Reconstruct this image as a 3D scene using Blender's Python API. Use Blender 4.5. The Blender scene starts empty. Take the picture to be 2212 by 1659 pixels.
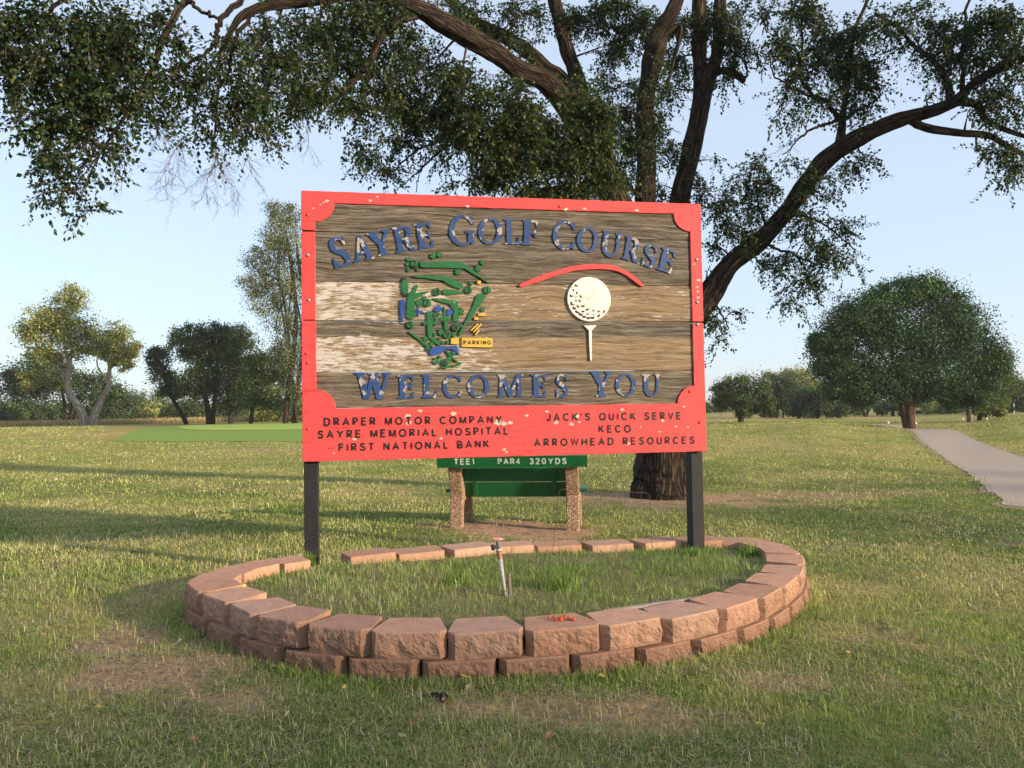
import bpy, math, random
import numpy as np
from mathutils import Vector

random.seed(7)
rng = np.random.default_rng(11)
SC = bpy.context.scene
COL = SC.collection

# ------------------------------------------------------------------ camera, world, sun, exposure
F_PX, CX, CY = 1662.0, 1106.0, 829.5          # measured on a 2212 px wide view of the photograph
PITCH, ROLL, CAM_Z = 0.03564, 0.01568, 1.5
SUN_AZ, SUN_EL = math.radians(117.0), math.radians(13.0)   # clockwise from +Y

_F = np.array([0, math.cos(PITCH), math.sin(PITCH)])
_U0 = np.array([0, -math.sin(PITCH), math.cos(PITCH)])
_X0 = np.array([1.0, 0, 0])
CAM_X = math.cos(ROLL) * _X0 - math.sin(ROLL) * _U0
CAM_U = math.sin(ROLL) * _X0 + math.cos(ROLL) * _U0
CAM_F = _F
ORG = np.array([0, 0, CAM_Z])

cam_data = bpy.data.cameras.new('camera')
cam_data.sensor_fit = 'HORIZONTAL'
cam_data.sensor_width = 36.0
cam_data.lens = 36.0 * F_PX / 2212.0
cam_data.clip_start = 0.05
cam_data.clip_end = 5000
cam = bpy.data.objects.new('camera', cam_data)
from mathutils import Matrix
M = Matrix.Identity(4)
for i in range(3):
    M[i][0], M[i][1], M[i][2], M[i][3] = CAM_X[i], CAM_U[i], -CAM_F[i], ORG[i]
cam.matrix_world = M
COL.objects.link(cam)
SC.camera = cam

world = bpy.data.worlds.new('World')
SC.world = world
world.use_nodes = True
wn, wl = world.node_tree.nodes, world.node_tree.links
sky = wn.new('ShaderNodeTexSky')
sky.sky_type = 'NISHITA'
sky.sun_disc = False
sky.sun_elevation = SUN_EL
sky.sun_rotation = SUN_AZ
sky.air_density = 1.0
sky.dust_density = 1.0
sky.ozone_density = 3.0
# hazy late-day air: the sky's own colour thinned towards a milky white
haze_mix = wn.new('ShaderNodeMix'); haze_mix.data_type = 'RGBA'
haze_mix.inputs[0].default_value = 0.86
wl.new(sky.outputs[0], haze_mix.inputs[6])
haze_mix.inputs[7].default_value = (.86, .965, 1.13, 1)
wl.new(haze_mix.outputs[2], wn['Background'].inputs[0])
wn['Background'].inputs[1].default_value = 0.15

sun_data = bpy.data.lights.new('sun', 'SUN')
sun_data.energy = 1.65
sun_data.angle = math.radians(2.5)
sun_data.color = (1.0, 0.79, 0.56)
sun = bpy.data.objects.new('sun', sun_data)
to_sun = Vector((math.sin(SUN_AZ) * math.cos(SUN_EL), math.cos(SUN_AZ) * math.cos(SUN_EL), math.sin(SUN_EL)))
sun.rotation_euler = to_sun.to_track_quat('Z', 'Y').to_euler()
sun.location = to_sun * 60
COL.objects.link(sun)

SC.view_settings.view_transform = 'Standard'
SC.view_settings.look = 'None'
SC.view_settings.gamma = 1
SC.view_settings.exposure = 2.28
SC.render.engine = 'CYCLES'
SC.cycles.use_denoising = True
SC.cycles.max_bounces = 6
SC.cycles.transparent_max_bounces = 8

# ------------------------------------------------------------------ helpers
def ray(px, py):
    return CAM_F + (px - CX) / F_PX * CAM_X - (py - CY) / F_PX * CAM_U

def P(px, py, d):
    """point seen at pixel (px,py) at forward distance d"""
    return ORG + ray(px, py) * d

def sstep(a, b, x):
    t = np.clip((x - a) / (b - a), 0, 1)
    return t * t * (3 - 2 * t)

_R = np.array([0, 8, 15, 25, 35, 45, 60, 80, 120, 200, 500, 900.])
_C = np.array([-2500, 0, 250, 450, 700, 1106, 1530, 1750, 1900, 1965, 2080, 2212, 3500.])
_T = np.array([
    [.05, .05, .05, 0, .1, .25, .5, .7, .9, 1.1, 1.4, 1.4],
    [.05, .05, .05, .02, .1, .3, .6, .75, .9, 1.1, 1.4, 1.4],
    [.05, .05, .03, 0, .03, .2, .65, .8, .9, 1.1, 1.4, 1.4],
    [0, 0, 0, -.02, 0, .12, .8, .86, .9, 1.1, 1.4, 1.4],
    [0, 0, -.02, -.03, 0, .12, .8, .86, .9, 1.1, 1.4, 1.4],
    [0, 0, -.05, -.05, .05, .25, .6, .6, .7, 1.1, 1.4, 1.4],
    [0, -.05, -.1, -.02, .28, .52, .3, .25, .4, .95, 1.4, 1.4],
    [0, -.1, -.15, -.06, .28, .6, .3, .2, .3, .9, 1.4, 1.4],
    [0, -.1, -.15, -.1, .08, .22, .05, .0, .2, .8, 1.4, 1.4],
    [0, -.1, -.15, -.12, -.02, .04, -.1, 0, .2, .8, 1.4, 1.4],
    [0, -.1, -.18, -.15, -.05, .04, -.05, .1, .3, .9, 1.4, 1.4],
    [0, -.1, -.2, -.15, 0, .2, .3, .4, .5, .9, 1.4, 1.4],
    [0, -.1, -.2, -.15, 0, .2, .3, .4, .5, .9, 1.4, 1.4]])

def hz(x, y):
    x = np.asarray(x, float); y = np.asarray(y, float)
    r = np.hypot(x, y)
    yy = np.maximum(y, 0.15 * np.abs(x) + 0.02)
    px = np.clip(CX + F_PX * x / yy, _C[0], _C[-1])
    k = np.clip(np.searchsorted(_C, px) - 1, 0, len(_C) - 2)
    t = (px - _C[k]) / (_C[k + 1] - _C[k]); t = t * t * (3 - 2 * t)
    ri = np.clip(np.searchsorted(_R, r) - 1, 0, len(_R) - 2)
    q = np.clip((r - _R[ri]) / (_R[ri + 1] - _R[ri]), 0, 1); q = q * q * (3 - 2 * q)
    a = _T[k, ri] * (1 - q) + _T[k, ri + 1] * q
    b = _T[k + 1, ri] * (1 - q) + _T[k + 1, ri + 1] * q
    tab = a * (1 - t) + b * t
    tilt = -.03 * np.clip(x, -4, 4) - .012 * np.clip(y - 5.5, -6, 6)
    w = 1 - sstep(9, 22, r)
    return tab * (1 - w) + tilt * w

def gz_at(x, y):
    x = np.asarray(x, float); y = np.asarray(y, float)
    inside = np.hypot(x / 2.75, (y - 6.1) / 1.9) < 1
    return hz(x, y) + np.where(inside, 0, (fbm(x * 1.1, y * 1.1, 7) - .5) * .05 + (fbm(x * 5.5, y * 5.5, 17) - .5) * .022) * (np.hypot(x, y) > 1.5) * sstep(.35, 1.1, path_dist(x, y))

def G(px, py, lift=0.0):
    """where the ray of a pixel meets the ground"""
    d = ray(px, py)
    ts = np.concatenate([np.linspace(2, 30, 700), np.geomspace(30.05, 700, 1500)])
    pts = ORG[None] + ts[:, None] * d[None]
    below = pts[:, 2] < hz(pts[:, 0], pts[:, 1]) + lift
    i = int(np.argmax(below)) if below.any() else len(ts) - 1
    return pts[i]

def _hash(i, j, s):
    n = np.sin(i * 127.1 + j * 311.7 + s * 74.7) * 43758.5453
    return n - np.floor(n)

def vnoise(x, y, s=0):
    i, j = np.floor(x), np.floor(y)
    u, v = x - i, y - j
    u = u * u * (3 - 2 * u); v = v * v * (3 - 2 * v)
    return (_hash(i, j, s) * (1 - u) + _hash(i + 1, j, s) * u) * (1 - v) + (_hash(i, j + 1, s) * (1 - u) + _hash(i + 1, j + 1, s) * u) * v

def fbm(x, y, s=0, o=4):
    a, t, n = 0.5, 0.0, 0.0
    for k in range(o):
        t = t + a * vnoise(x * 2 ** k, y * 2 ** k, s + k); n += a; a *= .5
    return t / n

def link(o, parent=None):
    COL.objects.link(o)
    if parent is not None:
        o.parent = parent
    return o

def tag(o, label=None, cat=None, group=None, kind=None):
    if label: o['label'] = label
    if cat: o['category'] = cat
    if group: o['group'] = group
    if kind: o['kind'] = kind
    return o

def empty(name, loc, rz=0.0):
    o = bpy.data.objects.new(name, None)
    o.location = loc; o.rotation_euler = (0, 0, rz); o.empty_display_size = 0.2
    return link(o)

def np_mesh(name, V, Fc, mat=None, parent=None, smooth=False, color=None, uv=None, fcolor=None):
    """V (n,3), Fc (m,k) index array (uniform k) or list of such arrays"""
    if not isinstance(Fc, list): Fc = [Fc]
    me = bpy.data.meshes.new(name)
    V = np.asarray(V, np.float32)
    me.vertices.add(len(V)); me.vertices.foreach_set('co', V.ravel())
    loops = np.concatenate([f.ravel() for f in Fc]).astype(np.int32)
    tot = np.concatenate([np.full(len(f), f.shape[1], np.int32) for f in Fc])
    st = np.concatenate([[0], np.cumsum(tot)[:-1]]).astype(np.int32)
    me.loops.add(len(loops)); me.loops.foreach_set('vertex_index', loops)
    me.polygons.add(len(tot)); me.polygons.foreach_set('loop_start', st); me.polygons.foreach_set('loop_total', tot)
    if color is not None:
        a = me.color_attributes.new('tint', 'FLOAT_COLOR', 'POINT')
        c = np.ones((len(V), 4), np.float32); c[:, :3] = color
        a.data.foreach_set('color', c.ravel())
    if uv is not None:
        u = me.uv_layers.new(name='uv')
        u.data.foreach_set('uv', np.asarray(uv, np.float32)[loops].ravel())
    me.update(calc_edges=True)
    if smooth: me.polygons.foreach_set('use_smooth', np.ones(len(tot), bool))
    if mat: me.materials.append(mat)
    return link(bpy.data.objects.new(name, me), parent)

class MB:
    def __init__(s): s.v = []; s.f = []; s.c = []; s.uv = []
    def add(s, V, Fs, c=(1, 1, 1), uv=None):
        b = len(s.v)
        V = [tuple(map(float, p)) for p in V]
        s.v += V; s.f += [tuple(int(i) + b for i in f) for f in Fs]
        s.c += [tuple(c)] * len(V)
        s.uv += list(uv) if uv is not None else [(0, 0)] * len(V)
    def box(s, lo, hi, c=(1, 1, 1), bev=0.0):
        x0, y0, z0 = lo; x1, y1, z1 = hi
        if bev <= 0:
            V = [(x0, y0, z0), (x1, y0, z0), (x1, y1, z0), (x0, y1, z0), (x0, y0, z1), (x1, y0, z1), (x1, y1, z1), (x0, y1, z1)]
            s.add(V, [(0, 3, 2, 1), (4, 5, 6, 7), (0, 1, 5, 4), (1, 2, 6, 5), (2, 3, 7, 6), (3, 0, 4, 7)], c)
            return
        b = bev
        V = []
        for X, sx in ((x0, 1), (x1, -1)):
            for Y, sy in ((y0, 1), (y1, -1)):
                for Z, sz in ((z0, 1), (z1, -1)):
                    V += [(X, Y + sy * b, Z + sz * b), (X + sx * b, Y, Z + sz * b), (X + sx * b, Y + sy * b, Z)]
        def q(i, j, k, a): return ((i * 2 + j) * 2 + k) * 3 + a
        Fs = []
        for i in (0, 1):
            f = [q(i, 0, 0, 0), q(i, 1, 0, 0), q(i, 1, 1, 0), q(i, 0, 1, 0)]; Fs.append(f if i else f[::-1])
            f = [q(0, i, 0, 1), q(0, i, 1, 1), q(1, i, 1, 1), q(1, i, 0, 1)]; Fs.append(f if i else f[::-1])
            f = [q(0, 0, i, 2), q(1, 0, i, 2), q(1, 1, i, 2), q(0, 1, i, 2)]; Fs.append(f if i else f[::-1])
        for i in (0, 1):
            for j in (0, 1):
                Fs.append([q(i, j, 0, 0), q(i, j, 1, 0), q(i, j, 1, 1), q(i, j, 0, 1)])
                Fs.append([q(i, 0, j, 0), q(i, 1, j, 0), q(i, 1, j, 2), q(i, 0, j, 2)])
                Fs.append([q(0, i, j, 1), q(1, i, j, 1), q(1, i, j, 2), q(0, i, j, 2)])
        for i in (0, 1):
            for j in (0, 1):
                for k in (0, 1):
                    Fs.append([q(i, j, k, 0), q(i, j, k, 1), q(i, j, k, 2)])
        s.add(V, Fs, c)
    def tube(s, pts, rad, n=8, c=(1, 1, 1), cap=True, wob=0.0, seed=0):
        pts = np.asarray(pts, float); m = len(pts)
        rad = np.full(m, rad) if np.isscalar(rad) else np.asarray(rad, float)
        t = np.gradient(pts, axis=0); t /= np.linalg.norm(t, axis=1, keepdims=True) + 1e-9
        ref = np.array([0.13, -1, 0.21]) if abs(t[0] @ np.array([0, 1, 0])) < .8 else np.array([1, 0, .2])
        V, uv = [], []
        L = np.concatenate([[0], np.cumsum(np.linalg.norm(np.diff(pts, axis=0), axis=1))])
        a = np.linspace(0, 2 * math.pi, n + 1)[:-1]
        for k in range(m):
            u = ref - t[k] * (ref @ t[k]); u /= np.linalg.norm(u); w = np.cross(t[k], u); ref = u
            for j in range(n):
                r = rad[k] * (1 + (wob * (vnoise(np.array(a[j] * 2.2 + seed), np.array(L[k] * 1.7), seed) - .5) * 2 if wob else 0))
                V.append(pts[k] + (u * math.cos(a[j]) + w * math.sin(a[j])) * r)
                uv.append((math.cos(a[j]) * rad[0], L[k])) if False else uv.append((j / n * 2 * math.pi * max(rad[0], .01), L[k]))
        Fs = [(k * n + j, k * n + (j + 1) % n, (k + 1) * n + (j + 1) % n, (k + 1) * n + j) for k in range(m - 1) for j in range(n)]
        if cap:
            Fs += [tuple(range(n))[::-1], tuple((m - 1) * n + j for j in range(n))]
        s.add(V, Fs, c, uv)
    def lathe(s, prof, n=16, o=(0, 0, 0), ax='z', c=(1, 1, 1)):
        V = []
        for r, h in prof:
            for j in range(n):
                a = 2 * math.pi * j / n
                p = (r * math.cos(a), r * math.sin(a), h)
                if ax == 'x': p = (p[2], p[0], p[1])
                if ax == 'y': p = (p[1], p[2], p[0])
                V.append((p[0] + o[0], p[1] + o[1], p[2] + o[2]))
        m = len(prof)
        Fs = [(k * n + j, k * n + (j + 1) % n, (k + 1) * n + (j + 1) % n, (k + 1) * n + j) for k in range(m - 1) for j in range(n)]
        Fs += [tuple(range(n))[::-1], tuple((m - 1) * n + j for j in range(n))]
        s.add(V, Fs, c)
    def prism(s, poly, fn, c=(1, 1, 1)):
        """poly of 2-d points, fn(p, side) -> 3-d, side 0/1"""
        n = len(poly)
        V = [fn(p, 0) for p in poly] + [fn(p, 1) for p in poly]
        Fs = [tuple(range(n))[::-1], tuple(range(n, 2 * n))] + [(i, (i + 1) % n, n + (i + 1) % n, n + i) for i in range(n)]
        s.add(V, Fs, c)
    def build(s, name, mat, parent=None, smooth=False):
        me = bpy.data.meshes.new(name)
        me.from_pydata(s.v, [], s.f)
        a = me.color_attributes.new('tint', 'FLOAT_COLOR', 'POINT')
        c = np.ones((len(s.v), 4), np.float32); c[:, :3] = np.array(s.c)
        a.data.foreach_set('color', c.ravel())
        u = me.uv_layers.new(name='uv')
        li = np.empty(len(me.loops), np.int32); me.loops.foreach_get('vertex_index', li)
        u.data.foreach_set('uv', np.array(s.uv, np.float32)[li].ravel())
        if smooth: me.polygons.foreach_set('use_smooth', np.ones(len(me.polygons), bool))
        if mat: me.materials.append(mat)
        me.update()
        return link(bpy.data.objects.new(name, me), parent)

def spline(pts, n=6):
    """Catmull-Rom through rows of any width"""
    p = np.asarray(pts, float)
    p = np.vstack([2 * p[0] - p[1], p, 2 * p[-1] - p[-2]])
    out = []
    for k in range(1, len(p) - 2):
        for t in np.linspace(0, 1, n, endpoint=False):
            a, b, c, d = p[k - 1:k + 3]
            out.append(.5 * (2 * b + (c - a) * t + (2 * a - 5 * b + 4 * c - d) * t * t + (3 * b - a - 3 * c + d) * t ** 3))
    out.append(p[-2])
    return np.array(out)

# ------------------------------------------------------------------ materials
class NT:
    def __init__(s, name):
        s.m = bpy.data.materials.new(name); s.m.use_nodes = True
        s.t = s.m.node_tree; s.n = s.t.nodes; s.b = s.n['Principled BSDF']
        s.out = s.n['Material Output']
    def node(s, typ, ins=None, **kw):
        n = s.n.new(typ)
        for k, v in kw.items(): setattr(n, k, v)
        for k, v in (ins or {}).items(): s.set(n.inputs[k], v)
        return n
    def set(s, inp, v):
        if isinstance(v, bpy.types.NodeSocket): s.t.links.new(v, inp)
        elif isinstance(v, bpy.types.Node): s.t.links.new(v.outputs[0], inp)
        elif isinstance(v, tuple) and len(v) == 3 and inp.type == 'RGBA': inp.default_value = (*v, 1)
        else: inp.default_value = v
    def coord(s, which='Object', scale=(1, 1, 1)):
        c = s.node('ShaderNodeTexCoord')
        return s.node('ShaderNodeMapping', {0: c.outputs[which], 3: scale}).outputs[0]
    def noise(s, vec, scale, detail=4, rough=.55, dist=0.0):
        return s.node('ShaderNodeTexNoise', {'Vector': vec, 'Scale': scale, 'Detail': detail, 'Roughness': rough, 'Distortion': dist}).outputs[0]
    def ramp(s, fac, stops, interp='LINEAR'):
        r = s.node('ShaderNodeValToRGB', {0: fac}); r.color_ramp.interpolation = interp
        e = r.color_ramp.elements
        while len(e) < len(stops): e.new(.5)
        for i, (p, c) in enumerate(stops):
            e[i].position = p; e[i].color = (*c, 1) if len(c) == 3 else c
        return r.outputs[0]
    def mix(s, fac, a, b, mode='MIX'):
        n = s.node('ShaderNodeMix', data_type='RGBA', blend_type=mode)
        s.set(n.inputs[0], fac); s.set(n.inputs[6], a); s.set(n.inputs[7], b)
        return n.outputs[2]
    def math(s, op, a, b=0.0, c=0.0):
        n = s.node('ShaderNodeMath', operation=op)
        s.set(n.inputs[0], a); s.set(n.inputs[1], b); s.set(n.inputs[2], c)
        return n.outputs[0]
    def thr(s, v, lo, hi):
        n = s.node('ShaderNodeMapRange', {0: v, 1: lo, 2: hi}); n.clamp = True
        return n.outputs[0]
    def attr(s, name='tint'):
        return s.node('ShaderNodeAttribute', attribute_name=name)
    def bump(s, h, strength=.4, dist=.01):
        s.set(s.b.inputs['Normal'], s.node('ShaderNodeBump', {'Height': h, 'Strength': strength, 'Distance': dist}).outputs[0])
    def fin(s, col, rough=.7, spec=.3, metal=0.0):
        s.set(s.b.inputs['Base Color'], col); s.set(s.b.inputs['Roughness'], rough)
        s.b.inputs['Specular IOR Level'].default_value = spec; s.b.inputs['Metallic'].default_value = metal
        return s.m

def mat_paint(name, col, under=(.5, .47, .42), chip=.62, scale=9, rough=.55, streak=None, dark=.6, soft=.015):
    n = NT(name); co = n.coord('Object')
    f = n.noise(co, scale, 6, .62)
    m = n.thr(f, chip, chip + soft)
    v = n.noise(co, scale * .35, 3)
    base = n.mix(n.thr(v, .3, .7), tuple(c * dark for c in col), col)
    g = n.noise(n.coord('Object', (2, 40, 40)), 3.0, 3)
    base = n.mix(n.math('MULTIPLY', n.thr(g, .45, .75), .22), base, tuple(min(1, c * 1.5 + .03) for c in col))
    cr = n.math('ABSOLUTE', n.math('SUBTRACT', n.noise(n.coord('Object', (.9, 1, 9)), 1.7, 4, .6), .5))
    cm = n.math('MULTIPLY', n.thr(cr, .012, .004), n.thr(n.noise(co, 2.3, 2), .45, .6))
    base = n.mix(n.math('MULTIPLY', cm, .75), base, tuple(c * .2 for c in col))
    dirt_ = n.noise(n.coord('Object', (3, 3, 1.2)), 2.2, 5, .7)
    base = n.mix(n.math('MULTIPLY', n.thr(dirt_, .48, .75), .42), base, tuple(c * .55 + .04 for c in col))
    u = n.mix(n.thr(n.noise(co, scale * 4, 3), .35, .65), tuple(c * .55 for c in under), under)
    n.bump(n.math('ADD', n.math('MULTIPLY', m, -1.0), n.math('MULTIPLY', g, .6)), .35, .004)
    return n.fin(n.mix(m, base, u), rough, .35)

def mat_bark(name, a=(.035, .024, .016), b=(.16, .115, .08), sc=1.0, uvk=True):
    n = NT(name)
    co = n.coord('UV' if uvk else 'Object', (9 * sc, 2.0 * sc, 2.0 * sc) if uvk else (8 * sc, 8 * sc, 2 * sc))
    f = n.noise(co, 1.6, 8, .62, 1.2)
    v = n.node('ShaderNodeTexVoronoi', {'Vector': n.mix(.35, co, n.node('ShaderNodeTexNoise', {'Vector': co, 'Scale': 2.0}).outputs[1]), 'Scale': 2.2}, feature='DISTANCE_TO_EDGE').outputs[0]
    h = n.math('MULTIPLY', f, n.thr(v, 0.0, .25))
    n.bump(h, 1.0, .05 / sc)
    c = n.ramp(h, [(.05, a), (.35, tuple((x + y) / 2 for x, y in zip(a, b))), (.62, b)])
    return n.fin(c, .9, .15)

def mat_leaf(name, trans=.35, rough=.5, k=1.0):
    n = NT(name)
    a = n.attr().outputs[0]
    c = n.mix(1.0, a, (k, k, k), 'MULTIPLY')
    n.fin(c, rough, .3)
    tr = n.node('ShaderNodeBsdfTranslucent', {0: n.mix(1.0, a, (1.5 * k, 1.5 * k, .7 * k), 'MULTIPLY')})
    mx = n.node('ShaderNodeMixShader', {0: trans, 1: n.b.outputs[0], 2: tr.outputs[0]})
    n.t.links.new(mx.outputs[0], n.out.inputs[0])
    return n.m

M_RED = mat_paint('red_paint', (.76, .058, .056), (.50, .44, .39), .705, 7, .6, dark=.80)
M_BLUE = mat_paint('blue_paint', (.018, .057, .18), (.38, .345, .32), .56, 9, .5, dark=.8)
M_GREEN = mat_paint('map_green_paint', (.010, .125, .034), (.36, .38, .30), .66, 14, .5, dark=.75)
M_POND = mat_paint('map_blue_paint', (.018, .075, .30), (.5, .5, .5), .70, 14, .5)
M_YEL = mat_paint('map_yellow_paint', (.72, .43, .06), (.5, .42, .28), .68, 14, .5)
M_WHITE = mat_paint('white_paint', (.80, .69, .60), (.36, .32, .27), .685, 8, .6, dark=.93)
M_BLACK = mat_paint('black_lettering', (.008, .006, .006), (.40, .30, .26), .72, 13, .6, dark=.6)
M_BLACK2 = mat_paint('dimple_black', (.014, .011, .011), (.3, .26, .24), .8, 16, .6)
M_POST = mat_paint('black_post_paint', (.012, .012, .014), (.16, .15, .14), .70, 14, .6, dark=.7)
M_BGREEN = mat_paint('bench_green_paint', (.005, .125, .035), (.16, .08, .05), .69, 9, .45, dark=.75)
M_TXTW = mat_paint('bench_white_lettering', (.62, .80, .66), (.05, .2, .1), .74, 22, .6)

def mat_wood():
    n = NT('weathered_wood')
    co = n.coord('Object', (1, 1, 1))
    at = n.attr()
    sep = n.node('ShaderNodeSeparateColor', {0: at.outputs[0]})
    paint, dark, pid = sep.outputs[0], sep.outputs[1], sep.outputs[2]
    off = n.node('ShaderNodeCombineXYZ', {0: n.math('MULTIPLY', pid, 37.0), 2: n.math('MULTIPLY', pid, 11.0)})
    v = n.node('ShaderNodeVectorMath', {0: co, 1: off.outputs[0]}, operation='ADD').outputs[0]
    warp = n.node('ShaderNodeTexNoise', {'Vector': v, 'Scale': 1.6, 'Detail': 2.0}).outputs[1]
    vw = n.node('ShaderNodeVectorMath', {0: v, 1: n.node('ShaderNodeVectorMath', {0: warp, 1: (.0, .0, .11)}, operation='MULTIPLY').outputs[0]}, operation='ADD').outputs[0]
    def st(s): return n.node('ShaderNodeMapping', {0: vw, 3: s}).outputs[0]
    g1 = n.noise(st((1.3, 1, 40)), 1.0, 8, .78)
    g2 = n.noise(st((5.0, 1, 230)), 1.0, 5, .8)
    g3 = n.noise(st((.8, 1, 9)), 1.0, 5, .6)
    g = n.math('ADD', n.math('MULTIPLY', g1, .55), n.math('MULTIPLY', g2, .45))
    tan = n.ramp(g, [(.37, (.028, .02, .013)), (.45, (.135, .095, .058)), (.52, (.25, .185, .112)), (.64, (.42, .33, .22))])
    grey = n.ramp(g, [(.39, (.010, .009, .008)), (.46, (.056, .046, .036)), (.53, (.15, .125, .094)), (.63, (.34, .305, .26))])
    dk = n.math('ADD', dark, n.math('MULTIPLY', n.math('SUBTRACT', g3, .5), 1.7))
    wood = n.mix(n.thr(dk, .2, .75), tan, grey)
    pn = n.math('ADD', n.math('MULTIPLY', n.noise(st((8, 1, 50)), 1.0, 7, .68), .75), n.math('MULTIPLY', n.noise(st((2.2, 1, 6)), 1.0, 3), .35))
    pm = n.thr(n.math('ADD', pn, n.math('MULTIPLY', paint, .22)), .70, .76)
    pc = n.mix(n.thr(g2, .35, .62), (.33, .30, .27), (.60, .56, .52))
    n.bump(n.math('ADD', g, n.math('MULTIPLY', pm, .12)), .9, .008)
    return n.fin(n.mix(n.math('MULTIPLY', pm, .9), wood, pc), .85, .15)
M_WOOD = mat_wood()

def mat_block():
    n = NT('red_concrete')
    co = n.coord('Object')
    at = n.attr().outputs[0]
    f = n.noise(co, 9, 5, .6); s = n.noise(co, 120, 3, .7)
    c = n.mix(n.thr(f, .3, .7), (.78, .78, .80), (1.08, 1.05, 1.03))
    c = n.mix(1.0, at, c, 'MULTIPLY')
    c = n.mix(n.math('MULTIPLY', n.thr(s, .58, .66), .5), c, (.50, .36, .28))
    c = n.mix(n.math('MULTIPLY', n.thr(s, .42, .34), .6), c, (.14, .075, .05))
    st_ = n.noise(n.coord('Generated', (2.2, 2.2, 1.2)), 1.6, 6, .7)
    c = n.mix(n.math('MULTIPLY', n.thr(st_, .56, .74), .42), c, (.13, .085, .062))
    c = n.mix(n.math('MULTIPLY', n.thr(st_, .42, .30), .35), c, (.52, .40, .31))
    n.bump(n.math('ADD', s, n.noise(co, 45, 4, .7)), .8, .008)
    return n.fin(c, .92, .1)
M_BLOCK = mat_block()

def mat_pebble():
    n = NT('pebble_concrete')
    co = n.coord('Object')
    v = n.node('ShaderNodeTexVoronoi', {'Vector': co, 'Scale': 75.0})
    d = v.outputs[0]
    hs = n.node('ShaderNodeSeparateColor', {0: v.outputs[1]})
    c = n.ramp(hs.outputs[0], [(.0, (.13, .075, .045)), (.4, (.32, .19, .11)), (.7, (.50, .33, .21)), (1, (.62, .5, .38))])
    c = n.mix(n.thr(d, .45, .7), c, (.22, .14, .09))
    n.bump(n.math('MULTIPLY', d, -1.0), .9, .012)
    return n.fin(c, .85, .2)
M_PEB = mat_pebble()

def mat_ground():
    n = NT('lawn_ground')
    co = n.coord('Object')
    at = n.attr().outputs[0]
    f = n.noise(co, 26, 4, .7)
    f2 = n.noise(n.coord('Object', (1.0, 1.8, 1)), 4.5, 4, .65)
    c = n.mix(1.0, at, n.ramp(f, [(.28, (.40, .42, .42)), (.5, (.95, .95, .95)), (.72, (1.5, 1.42, 1.3))]), 'MULTIPLY')
    c = n.mix(1.0, c, n.ramp(f2, [(.3, (.66, .76, .72)), (.5, (1, 1, 1)), (.7, (1.32, 1.18, 1.08))]), 'MULTIPLY')
    n.bump(n.math('ADD', f, f2), .8, .05)
    return n.fin(c, .95, .1)
M_GROUND = mat_ground()

def mat_simple(name, a, b, scale, rough=.8, bump=.3, dist=.01, spec=.2, detail=5, metal=0.0, stretch=(1, 1, 1)):
    n = NT(name); f = n.noise(n.coord('Object', stretch), scale, detail, .65)
    n.bump(f, bump, dist)
    return n.fin(n.ramp(f, [(.3, a), (.7, b)]), rough, spec, metal)
M_ASPH = mat_simple('path_asphalt', (.28, .215, .165), (.46, .365, .285), 28, .9, .5, .01)
M_SOIL = mat_simple('bed_soil', (.10, .09, .045), (.26, .20, .11), 30, .95, .8, .02)
M_PUTT = mat_simple('putting_turf', (.27, .37, .07), (.31, .41, .085), 2.0, .9, .1)
M_FRNG = mat_simple('fringe_turf', (.155, .25, .036), (.20, .29, .05), 5, .95, .5, .03)
M_GALV = mat_simple('galvanised', (.22, .21, .20), (.42, .41, .39), 60, .55, .3, .002, .4)
M_RUST = mat_simple('rust', (.10, .030, .010), (.46, .26, .16), 70, .85, .5, .003)
M_DKMET = mat_simple('dark_brass', (.03, .035, .035), (.16, .16, .15), 90, .6, .4, .002, .4)
M_PINK = mat_simple('faded_pink', (.55, .16, .17), (.75, .36, .36), 60, .6, .3, .002)
M_OLDP = mat_simple('old_pipe', (.10, .075, .06), (.24, .19, .16), 60, .9, .4, .003)
M_RUB = mat_simple('black_cap', (.01, .01, .01), (.03, .03, .03), 40, .6, .2)
M_BOLT = mat_simple('bolt_metal', (.16, .15, .15), (.42, .40, .38), 200, .45, .2, .001, .5, metal=.6)
M_CLAY = mat_simple('red_clay', (.42, .07, .02), (.62, .15, .05), 60, .8, .6, .006)
M_BOARD = mat_simple('grey_board', (.13, .11, .09), (.33, .29, .25), 12, .9, .4, .004, stretch=(1, 8, 8))
M_WIRE = mat_simple('rusty_wire', (.05, .03, .02), (.13, .08, .05), 60, .8, .2, .001)
M_CHAR = mat_simple('charcoal', (.006, .006, .007), (.03, .03, .03), 50, .9, .8, .01)
M_TANK = mat_simple('white_wall', (.55, .52, .48), (.68, .65, .6), 4, .7, .1)
M_BARK = mat_bark('elm_bark', (.014, .010, .007), (.095, .068, .047))
M_BARKD = mat_bark('dark_bark', (.02, .015, .011), (.085, .065, .05), .6)
M_BARKP = mat_bark('pale_bark', (.10, .075, .055), (.40, .33, .26), .6)
M_TWIG = mat_simple('twig_bark', (.035, .024, .017), (.12, .085, .06), 12, .9, .2)
M_LEAF = mat_leaf('elm_leaf', .30, .5)
M_LEAFB = mat_leaf('far_leaf', .25, .65)
M_GRASS = mat_leaf('grass_blade', .22, .7)
M_FALL = mat_leaf('fallen_leaf', .15, .7)
M_FRUIT = mat_simple('yellow_fruit', (.6, .42, .08), (.75, .58, .16), 30, .5, .1)

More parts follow.
